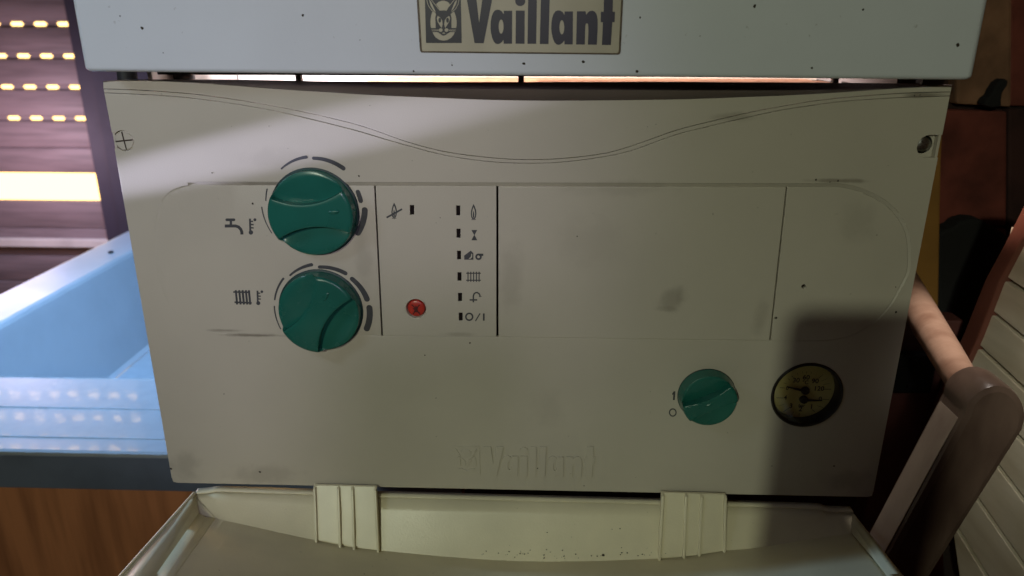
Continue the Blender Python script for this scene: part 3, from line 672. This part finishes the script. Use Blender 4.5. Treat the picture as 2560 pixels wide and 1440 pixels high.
# ---- opened flap below the panel
YF = -0.003; YFb = -0.020
top = [(487, 1236), (520, 1233), (545, 1229.5), (600, 1231), (780, 1237), (945, 1242.5), (1300, 1252), (1650, 1261), (1816, 1265), (1950, 1270), (2047, 1273.5), (2072, 1279.5), (2133, 1282)]
bot = [(538, 1296), (560, 1301), (583, 1306), (612, 1312), (787, 1350), (950, 1376), (1300, 1403), (1645, 1396), (1812, 1377), (1910, 1367), (2000, 1352), (2060, 1343), (2128, 1333)]
def line3(a, b, n, fa, fb):
    return None
T3 = smooth_line([tuple(pY(x, y, YF)) for x, y in top], 6); B3 = smooth_line([tuple(pY(x, y, YFb)) for x, y in bot], 6)
bm = bmesh.new()
def grid(rows, close=False):
    vs = [[bm.verts.new(p) for p in r] for r in rows]
    for a, b in zip(vs, vs[1:]):
        for i in range(len(a) - 1): bm.faces.new([a[i], a[i + 1], b[i + 1], b[i]])
    return vs
def lerp(a, b, t): return Vector(a) * (1 - t) + Vector(b) * t
# floor of the tray runs forward from the flange foot
F1 = [Vector(p) for p in B3]
yfr = [0, -.03, -.06, -.10, -.14]
flo = []
xlw = B3[0][0]; xrw = B3[-1][0]
YQ = -.104
r0, r1 = pY(538, 1296, YFb), pY(436, 1440, YQ); q0, q1 = Vector(B3[-1]), pY(2216, 1440, YQ)
for t in (0, .25, .6, 1.0, 1.5, 2.0):
    row = []
    for p in F1:
        s = (p.x - xlw) / (xrw - xlw)
        row.append(p + (r1 - r0) * t * (1 - s) + (q1 - q0) * t * s - Vector((0, 0, .006 * min(t, 1.5) * 4 * s * (1 - s))))
    flo.append(row)
# joined sheet: flange then floor
fl_rows = [[lerp(a, b, t) for a, b in zip(T3, B3)] for t in (0, .25, .5, .75, .93, .985)]
g_ = grid(fl_rows + flo)
bmesh.ops.recalc_face_normals(bm, faces=bm.faces)
flap = frombm('opened_flap', bm, 'flap', boiler, smooth=True, sharp=30)
so = flap.modifiers.new('thickness', 'SOLIDIFY'); so.thickness = 1.6 * MM; so.offset = -1
def strip(name, rows, parent, material='flap', th=1.6 * MM, smooth=True):
    global bm
    bm = bmesh.new(); grid(rows); bmesh.ops.recalc_face_normals(bm, faces=bm.faces)
    o = frombm(name, bm, material, parent, smooth=smooth); q = o.modifiers.new('thickness', 'SOLIDIFY'); q.thickness = th; q.offset = 0
    return o
# top lip (faces up, catches little light)
strip('flap_lip', [[(p[0], p[1] + .0052, p[2] + .0006) for p in T3], [(p[0], p[1] - .0002, p[2] + .0003) for p in T3]], flap, th=.8 * MM)
# side walls
def side(a_top, y_far, out_px, a_bot_px, name):
    pa = pY(*a_top, YF); pb = pY(*out_px, y_far)
    d = (pb - pa); pc = pa + d * 2.0
    qa = pY(*a_bot_px[0], YFb + .003); qb = pY(*a_bot_px[1], y_far); qc = qa + (qb - qa) * 2.0
    return pa, pb, pc, qa, qb, qc
pa, pb, pc, qa, qb, qc = side((486, 1236), YQ, (306, 1440), ((496, 1285), (388, 1440)), 'l')
strip('flap_side', [[pa, pb, pc], [lerp(pa, qa, .5), lerp(pb, qb, .5), lerp(pc, qc, .5)], [qa, qb, qc]], flap, th=2.0 * MM)
tube('flap_rim', [pa + Vector((0, 0, .0006)), pb + Vector((0, 0, .0006)), pc], .0013, 'flap', flap, 12)
r2 = r0 + (r1 - r0) * 2.0
strip('flap_fillet', [[qa, qb, qc], [lerp(qa, r0, .5) - Vector((0, 0, .001)), lerp(qb, r1, .5) - Vector((0, 0, .0015)), lerp(qc, r2, .5) - Vector((0, 0, .003))], [r0, r1, r2]], flap, th=1 * MM)
strip('flap_corner', [[pa, lerp(pa, r0, .5), r0], [lerp(pa, qa, .5) , lerp(lerp(pa, qa, .6), r0, .5) , lerp(r0, qa, .3)], [qa, lerp(qa, r0, .6), lerp(qa, r0, .9)]], flap, th=.8 * MM)
pa, pb, pc, qa, qb, qc = side((2133, 1282), YQ, (2256, 1440), ((2129, 1333), (2217, 1440)), 'r')
strip('flap_side', [[pa, pb, pc], [lerp(pa, qa, .5), lerp(pb, qb, .5), lerp(pc, qc, .5)], [qa, qb, qc]], flap, th=2.0 * MM)
# hinge straps with ribs
def strap(tl, tr, bl, br, ribs):
    ya, yb_ = YF - .0012, YFb - .0012
    A, B, C_, D_ = pY(*tl, ya), pY(*tr, ya), pY(*br, yb_), pY(*bl, yb_)
    st = prism('hinge_strap', [A, B, C_, D_], (0, .0018, 0), 'flap', flap, bevel=.15 * MM)
    for (tx, ty, bx, by) in ribs:
        a, b = pY(tx, ty, ya - .0001), pY(bx, by, yb_ - .0001); hw = Vector((.00075, 0, 0))
        prism('rib', [a - hw, a + hw, b + hw, b - hw], (0, -.0028, -.0006), 'flap', st, bevel=.15 * MM)
strap((784, 1213), (941, 1217), (789, 1349), (948, 1375), [(788, 1214, 793, 1352), (847, 1215, 852, 1362), (882, 1216, 887, 1368), (939, 1217, 947, 1376)])
strap((1653, 1232), (1814, 1236), (1645, 1395), (1809, 1376), [(1656, 1232, 1647, 1398), (1714, 1233, 1708, 1392), (1753, 1235, 1746, 1388), (1812, 1236, 1809, 1383)])

# ---- dirt, mould and fly specks as small raised flecks
def flecks(name, lst, f, material, parent, label=None):
    bm = bmesh.new()
    for (px, py, r) in lst:
        p = f(px, py); n_ = 9; a0 = random.random() * 6; sc_ = r / 4900
        c0 = bm.verts.new(p + Vector((0, -.12 * MM, 0)))
        rg = [bm.verts.new(p + Vector((math.cos(a0 + 2 * math.pi * k / n_) * sc_ * random.uniform(.6, 1.2), 0, math.sin(a0 + 2 * math.pi * k / n_) * sc_ * random.uniform(.6, 1.2)))) for k in range(n_)]
        for k in range(n_): bm.faces.new([c0, rg[k], rg[(k + 1) % n_]])
    bmesh.ops.recalc_face_normals(bm, faces=bm.faces)
    if sum(f_.normal.y for f_ in bm.faces) > 0: bmesh.ops.reverse_faces(bm, faces=bm.faces)
    o = frombm(name, bm, material, parent); o['kind'] = 'stuff'; return o
S = [(650, 1180, 4), (1062, 888, 2.2), (1175, 857, 3), (2240, 780, 3.5), (2085, 1165, 3), (1443, 591, 2), (897, 440, 3), (1090, 995, 1.6), (1930, 1165, 2), (428, 1172, 4), (560, 985, 2), (530, 432, 2), (2095, 452, 3), (2040, 449, 3), (2075, 455, 2), (2300, 238, 2), (2286, 239, 2), (1344, 1171, 2.4), (1460, 1215, 2)]
S += [(random.uniform(470, 2200), random.uniform(260, 1200), random.uniform(.6, 1.3)) for _ in range(46)]
S = [s for s in S if not (445 < s[1] < 870 and 380 < s[0] < 2280 and s not in S[:19])]
flecks('dirt_fleck', S, lambda x, y: pY(x, y, -.03 * MM), 'grime', panel)
flecks('dirt_fleck', [(630, 510, 3), (1040 + 380, 592, 0.6), (985, 548, 1.2), (1100, 545, 1.2), (1090, 558, 1.2), (2240, 718, 2), (1940, 795, 4), (1560, 770, 1)], lambda x, y: pY(x, y, -.05 * MM) + Vector((0, dep(*xz(x, y)) - .17 * MM, 0)), 'grime', panel)
flecks('dirt_fleck', [(355, 70, 4), (757, 38, 3.5), (1310, 159, 4), (1458, 155, 4), (1592, 178, 4), (1887, 15, 4), (2395, 113, 5), (2030, 170, 3), (2158, 24, 3), (300, 40, 2), (1130, 163, 2), (1034, 178, 3), (408, 132, 1.6), (1600, 44, 2.5), (900, 100, 1.2), (1750, 90, 1.3)], lambda x, y: pY(x, y, YC - .03 * MM), 'grime', casing)
bnd = [(random.uniform(1120, 1800),) for _ in range(60)]
lst = []
for (x,) in bnd:
    yb0 = 1400 - abs(x - 1400) * .03; h = random.expovariate(1 / 9); lst.append((x, yb0 - 3 - h, random.uniform(.8, 2.6)))
lst += [(1368, 1331, 2), (1738, 1327, 6), (1676, 1305, 3), (1661, 1361, 4), (1674, 1369, 3), (783, 1302, 2), (1664, 1385, 4), (1735, 1380, 3), (1530, 1323, 1.5), (1550, 1322, 2), (1508, 1388, 5), (1606, 1386, 3)]
def onfl(x, y):
    t = max(0, min(1, (y - 1255) / 145)); return pY(x, y, YF + (YFb - YF) * t - 2.0 * MM if (1645 < x < 1812) else YF + (YFb - YF) * t - .25 * MM)
flecks('mould_fleck', lst, onfl, 'grime', flap)

# ================================================================== LEFT: sink counter, cabinet, shutter
YK = 0.22
kp = pY(416, 1138, YK); ZC = (pY(0, 1114, YK).z + kp.z) / 2
XL0 = -1.3; XL1 = -0.06
sink = thing('kitchen_sink', (-0.6, 0.45, ZC), 'stainless steel kitchen sink and ridged counter under the window shutter', 'sink')
bfront = (pZ(0, 932, ZC).y + pZ(385, 956, ZC).y) / 2
ra = pZ(0, 803, ZC); rb = pZ(330, 645, ZC); xi = (ra.x + rb.x) / 2
oa = pZ(0, 736, ZC); ob_ = pZ(322, 586, ZC); xo = (oa.x + ob_.x) / 2
print('SINK', 'ZC', ZC - Z0, 'bfront', bfront, 'inner', ra, rb, 'outer', oa, ob_)
yback = 1.06
# front apron of the counter with pressed ridges
prof = []
def P2(y, z): prof.append((y, ZC + z))
P2(YK - .004, -.004); P2(YK - .0035, -.001); P2(YK - .001, .0008)
r1y = (pZ(0, 1082, ZC).y + pZ(412, 1108, ZC).y) / 2; r2y = (pZ(0, 1008, ZC).y + pZ(400, 1034, ZC).y) / 2
for ry in (r1y, r2y):
    P2(ry - .0015, 0); P2(ry - .0008, .0009); P2(ry + .0004, .0011); P2(ry + .0014, .0003); P2(ry + .002, 0)
P2(bfront - .003, 0); P2(bfront - .0015, .0008); P2(bfront, .0); P2(bfront + .004, -.004); P2(bfront + .008, -.02); P2(bfront + .02, -.16); P2(bfront + .03, -.17); P2(yback, -.172)
bm = bmesh.new(); NX = 40
xs = [xi + .012 + (XL1 - xi - .012) * k / NX for k in range(NX + 1)]
grid([[(x, y, z) for x in xs] for y, z in prof]); bmesh.ops.recalc_face_normals(bm, faces=bm.faces)
frombm('basin', bm, 'steel', sink, smooth=True, sharp=9)
# left rim and left basin wall
bm = bmesh.new()
pr = [(xo - .004, -.05), (xo - .004, -.002), (xo, .003), (xo + .006, .0042), (xi - .008, .003), (xi - .003, .001), (xi, -.004), (xi + .004, -.02), (xi + .018, -.15), (xi + .022, -.165), (xi + .03, -.170)]
ys = [bfront + .001 + (yback - bfront) * k / 24 for k in range(25)]
grid([[(x, y, ZC + z) for y in ys] for x, z in pr]); bmesh.ops.recalc_face_normals(bm, faces=bm.faces)
frombm('sink_rim', bm, 'steel_rim', sink, smooth=True, sharp=9)
bm = bmesh.new(); grid([[(x, y, z) for x in [XL0 + (xi + .012 - XL0) * k / 12 for k in range(13)]] for y, z in prof[:14]]); bmesh.ops.recalc_face_normals(bm, faces=bm.faces)
frombm('counter_top', bm, 'steel', sink, smooth=True, sharp=9)
bm = bmesh.new(); grid([[(x, yback + dy, ZC + z) for x in xs] for dy, z in ((0, -.17), (.01, -.15), (.02, 0), (.2, 0))]); bmesh.ops.recalc_face_normals(bm, faces=bm.faces)
frombm('basin_back', bm, 'steel', sink, smooth=True, sharp=9)
rv = pZ(278, 637, ZC)
lathe('rim_bolt', (0, 0, 0), [(0, 4 * MM), (4 * MM, 3 * MM), (5 * MM, 0)], 'darkmetal', sink, 20).location = Vector((rv.x, rv.y, ZC + .006)) - WL[sink.name]
bpy.data.objects['rim_bolt'].rotation_euler.x = -math.pi / 2
# fascia
fb0 = pY(0, 1207, YK - .004).z; 
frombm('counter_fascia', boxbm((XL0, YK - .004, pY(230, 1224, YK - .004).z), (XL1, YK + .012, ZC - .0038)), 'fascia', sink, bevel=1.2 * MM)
cab = thing('kitchen_cabinet', (-0.6, YK + .3, 0), 'brown wooden cabinet front below the steel sink counter', 'cabinet')
zc1 = pY(230, 1224, YK - .004).z
dw = 0.62
frombm('carcass', boxbm((XL0, YK + .035, 0.08), (XL1, YK + .50, zc1 - .002 - .19)), 'cabinet', cab)
xd = pY(95, 1330, YK + .012).x
frombm('cabinet_door', boxbm((XL0, YK + .012, 0.12), (xd - .7, YK + .03, zc1 - .004)), 'cabinet', cab, bevel=1 * MM)
frombm('cabinet_door', boxbm((xd - .697, YK + .012, 0.12), (XL1, YK + .03, zc1 - .004)), 'cabinet', cab, bevel=1 * MM)

# window with roller shutter
YS = 1.20
shut = thing('roller_shutter', (-0.75, YS, Z0 - .3), 'mauve-lit roller shutter with glowing slot rows and one open gap', 'shutter')
def zS(py): return pY(120, py, YS).z
xr = pY(215, 250, YS).x; xr = (pY(205, 100, YS).x + pY(262, 470, YS).x) / 2
xleft = -1.75
zr = [zS(y) for y in (60, 140, 217.5, 295.5)]
pitch = (zr[0] - zr[3]) / 3; slot_h = zS(60) - zS(70.5)
rowsZ = [zr[0] + pitch * k for k in range(9, 0, -1)] + zr + [zr[3] - pitch]
gap_t, gap_b = zS(432), zS(499)
sp_ = pY(153, 295, YS).x - pY(97, 295, YS).x; sw_ = pY(170, 295, YS).x - pY(136, 295, YS).x
x_ref = pY(203, 295, YS).x
def slat_bm(z_lo, z_hi, webs):
    bm = bmesh.new(); prof = [(0, z_lo), (-.004, z_lo + .002), (-.008, z_lo + (z_hi - z_lo) * .3), (-.0085, z_lo + (z_hi - z_lo) * .65), (-.005, z_hi - .003), (0, z_hi)]
    a = [bm.verts.new((xleft, YS + y, z)) for y, z in prof]; b = [bm.verts.new((xr, YS + y, z)) for y, z in prof]
    for i in range(len(prof)): bm.faces.new([a[i], a[(i + 1) % len(a)], b[(i + 1) % len(a)], b[i]])
    bm.faces.new(a[::-1]); bm.faces.new(b)
    if webs:
        x = x_ref
        boxbm((x + sw_ / 2, YS - .001, z_hi - .0002), (xr, YS + .001, z_hi + slot_h + .0004), bm)
        while x > xleft:
            boxbm((x - sp_ + sw_ / 2, YS - .001, z_hi - .0002), (x - sw_ / 2, YS + .001, z_hi + slot_h + .0004), bm)
            # rounded slot ends
            for s in (-1, 1):
                xe = x + s * sw_ / 2
                for k in (0, 1):
                    zc_ = z_hi if k == 0 else z_hi + slot_h; q = slot_h * .35
                    boxbm((min(xe, xe - s * q), YS - .0008, min(zc_, zc_ + (q if k == 0 else -q)) - .0001), (max(xe, xe - s * q), YS + .0008, max(zc_, zc_ + (q if k == 0 else -q)) + .0001), bm)
            x -= sp_
    bmesh.ops.recalc_face_normals(bm, faces=bm.faces); return bm
edges = [z for z in rowsZ[:-1]]
for i, z in enumerate(edges):
    z_hi = z - slot_h / 2
    z_lo = (edges[i + 1] + slot_h / 2) if i + 1 < len(edges) else z_hi - pitch * .92
    frombm('slat', slat_bm(z_lo, z_hi, True), 'slat', shut, smooth=True, sharp=40)
zl = edges[-1] - slot_h / 2 - pitch * .92
frombm('slat', slat_bm(gap_t, zl + .001, False), 'slat', shut, smooth=True, sharp=40)
zz = gap_b; k = 0
while zz > Z0 - .75:
    frombm('slat', slat_bm(zz - pitch * 1.0 - .0012, zz - .0005, False), 'slat', shut, smooth=True, sharp=40); zz -= pitch; k += 1
frombm('guide_rail', boxbm((xr - .002, YS - .03, ZC - .2), (xr + .045, YS + .03, Z0 + .75)), 'frame', shut, bevel=2 * MM)
frombm('window_reveal', boxbm((xr + .045, YS - .055, ZC - .2), (xr + .35, YS + .05, Z0 + .8)), 'frame', shut)
sky = frombm('sky', boxbm((xleft - .3, YS + .35, Z0 - .9), (xr + .4, YS + .36, Z0 + .9)), 'sky'); tag(sky, 'bright daylight outside seen through the shutter gap', None, kind='structure')
frombm('window_rail', boxbm((xleft, YS - .024, zS(611)), (xr, YS - .008, zS(592))), 'chassis', shut, bevel=2 * MM)

# ================================================================== RIGHT: wall, batten, cloth, chair, slatted panel
YW = 0.30
wall = thing('back_wall', (0.3, YW, 0), 'dark brown brick wall behind the right side of the boiler', None, kind='structure')
frombm('mortar_bed', boxbm((-0.20, YW + .004, 0), (1.6, YW + .03, 2.6)), 'mortar', wall)
def pW(x, y): return pY(x, y, YW)
for (x0_, y0_, x1_, y1_, mt, dy_) in ((2380, -70, 2514, 262, 'brick_tan', 0), (2519, -80, 2720, 266, 'brick_red', .006), (2300, 272, 2506, 560, 'brick_red', .002), (2513, 274, 2720, 640, 'stone_dark', .004),
                                     (2300, 567, 2508, 850, 'brick_red', .003), (2300, 858, 2500, 1150, 'stone_dark', .001), (2508, 648, 2720, 1000, 'stone_dark', .003), (2380, -420, 2600, -78, 'brick_red', 0), (2300, 1158, 2500, 1500, 'brick_red', .002)):
    A_, B_ = pW(x0_, y1_), pW(x1_, y0_)
    q_ = [pW(x0_, y0_), pW(x1_, y0_), pW(x1_, y1_), pW(x0_, y1_)]
    for p_ in q_: p_.y += dy_ - .010; p_.x += random.uniform(-.002, .002); p_.z += random.uniform(-.0015, .0015)
    prism('stone', q_, (0, .02, 0), mt, wall, bevel=3 * MM)
floor = frombm('floor', boxbm((-2.2, -2.2, -.02), (2.0, 1.6, 0)), 'mortar'); tag(floor, 'dark floor of the room', None, kind='structure')
bx0 = pY(2290, 600, .10).x; bx1 = pY(2351, 560, .10).x
bat = prism('wooden_batten', [pY(x, y, .24) for x, y in ((2230, 250), (2360, 250), (2353, 400), (2349, 600), (2346, 760), (2342, 900), (2190, 900))], (0, .02, 0), 'ochre', None, bevel=1.5 * MM)
tag(bat, 'narrow ochre wooden batten beside the right edge of the boiler', 'batten')
# black cloth
pts = [(2345, 590), (2352, 575), (2370, 572), (2385, 566), (2400, 553), (2425, 546), (2450, 548), (2468, 556), (2490, 570), (2520, 590), (2520, 960), (2400, 960), (2340, 940), (2341, 760)]
prism('cloth', [pY(x, y, .27) for x, y in pts], (0, .02, 0), 'cloth', None, bevel=4 * MM)
hk = prism('rag', [pY(x, y, .275) for x, y in ((2458, 262), (2466, 246), (2478, 238), (2484, 224), (2496, 206), (2510, 196), (2522, 200), (2520, 214), (2508, 230), (2504, 252), (2506, 266), (2480, 270))], (0, .012, 0), 'cloth', None, bevel=2.5 * MM)
tag(hk, 'small black rag stuffed in the wall joint at upper right', 'rag')
tag(bpy.data.objects['cloth'], 'black cloth hanging on the brick wall right of the boiler', 'cloth')
tag(frombm('wall_socket_plate', boxbm((pY(2240, 900, .14).x, .14, pY(2300, 985, .14).z), (pY(2345, 900, .14).x, .15, pY(2300, 888, .14).z)), 'plate_dark', None, bevel=2 * MM), 'small dark metal plate with two screws low beside the boiler', 'metal plate')
pl = bpy.data.objects['wall_socket_plate']; pl.name = 'metal_plate'; WL['metal_plate'] = WL['wall_socket_plate']
for q in ((2283, 905), (2276, 986 - 20)):
    p = pY(q[0], q[1], .14); lathe('screw', (p.x, .14, p.z), [(0, 2 * MM), (2.5 * MM, 1.5 * MM), (3.2 * MM, 0)], 'plate_dark', pl, 16)
rp_ = frombm('red_panel', boxbm((pY(2235, 900, .16).x, .16, Z0 - .62), (pY(2390, 900, .16).x, .18, pY(2300, 800, .16).z)), 'board_red', None, bevel=2 * MM)
rp_.name = 'painted_board'; tag(rp_, 'dark red painted board low on the wall right of the boiler', 'board')

# slatted cream panel at the right, on a plane across the room's side
XP = 0.335
sl = thing('slatted_panel', (XP, 0.05, Z0 - .4), 'cream wooden slatted panel with reddish frame leaning at far right', 'wooden panel')
gl = [((2528, 560), (2640, 625)), ((2503, 690), (2640, 781)), ((2466, 770), (2640, 912)), ((2428, 850), (2640, 1047)), ((2390, 930), (2640, 1190)), ((2400, 1040), (2640, 1355)), ((2370, 1142), (2640, 1530)), ((2380, 1300), (2640, 1720)), ((2400, 1460), (2640, 1900))]
def slat_poly(l0, l1, gpx=6.5):
    a, b = l0; c_, d = l1
    def s(p, dy): return pX(p[0], p[1] + dy, XP)
    return [s(a, gpx), s(b, gpx), s(d, -gpx), s(c_, -gpx)]
for l0, l1 in zip(gl, gl[1:]):
    prism('slat', slat_poly(l0, l1), (.014, 0, 0), 'wood_cream', sl, bevel=.8 * MM)
fr = [(2580, 470), (2516, 600), (2462, 700), (2410, 830), (2370, 920), (2330, 1010)]; fr2 = [(2640, 470), (2548, 610), (2496, 710), (2446, 842), (2402, 940), (2360, 1040)]
prism('frame_rail', [pX(x, y, XP - .004) for x, y in fr] + [pX(x, y, XP - .004) for x, y in fr2[::-1]], (.022, 0, 0), 'wood_red', sl, bevel=1.5 * MM)
prism('backing', [pX(x, y, XP + .018) for x, y in ((2540, 560), (2760, 560), (2760, 1900), (2380, 1900), (2340, 1000))], (.004, 0, 0), 'gap', sl)

# wooden chair: round crossbar and side board with rounded end
chair = thing('wooden_chair', (0.25, 0.03, Z0 - .5), 'dark lacquered wooden chair frame with rounded post and round crossbar', 'chair')
YB = -0.035
hc = (2463, 1045); outl = [(2414, 1028), (2425, 1000), (2450, 974), (2480, 960), (2510, 962), (2540, 978), (2562, 1005), (2572, 1040), (2566, 1070), (2545, 1105), (2415, 1305), (2330, 1440), (2270, 1540), (2190, 1700), (2040, 1700), (2090, 1600), (2185, 1450), (2228, 1375)]
outl = smooth_line([(2412, 1034), (2420, 1008), (2444, 982), (2478, 966), (2512, 965), (2542, 981), (2562, 1010), (2568, 1045), (2560, 1078)], 4) + [(2415, 1305), (2330, 1440), (2190, 1660), (2060, 1660), (2185, 1450), (2231, 1368)]
pts = [pY(x, y, YB) for x, y in outl]
prism('side_post', pts, (-0.002, 0.022, 0.002), 'wood_dark', chair, bevel=4.0 * MM)
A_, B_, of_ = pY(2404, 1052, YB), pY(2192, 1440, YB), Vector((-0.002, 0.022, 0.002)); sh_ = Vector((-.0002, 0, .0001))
prism('worn_lit_edge', [A_ + of_ * .12 + sh_, A_ + of_ * .86 + sh_, B_ + of_ * .86 + sh_, B_ + of_ * .12 + sh_], (-.0004, 0, .0002), 'wood_worn_lit', chair)  # pale strip: worn lacquer plus the light on this side, put into the colour
tube('crossbar', [pY(2425, 985, YB + .012), pY(2362, 880, YB + .07), pY(2298, 775, YB + .15), pY(2240, 680, YB + .23)], [.0084, .0098, .0114, .0130], 'wood_bar', chair, 32)

# ================================================================== the phone that takes the picture (its shadow falls on the panel)
ph = thing('smartphone', (PHONE_CORNER.x + .036, PHONE_CORNER.y, PHONE_CORNER.z - .16), 'black smartphone held upright in front of the boiler', 'phone')
L0, W0 = 0.072, 0.160
def rrect(x0, z0, x1, z1, r, n=6):
    o = []
    for cx, cz, a in ((x1 - r, z1 - r, 0), (x0 + r, z1 - r, 90), (x0 + r, z0 + r, 180), (x1 - r, z0 + r, 270)):
        o += [(cx + r * math.cos(math.radians(a + 90 * k / n)), cz + r * math.sin(math.radians(a + 90 * k / n))) for k in range(n + 1)]
    return o
px0, pz1 = PHONE_CORNER.x, PHONE_CORNER.z
plate('phone_body', [rrect(px0, pz1 - W0, px0 + L0, pz1, .009)], PHONE_CORNER.y, 8 * MM, 'phone', ph, bevel=2 * MM)
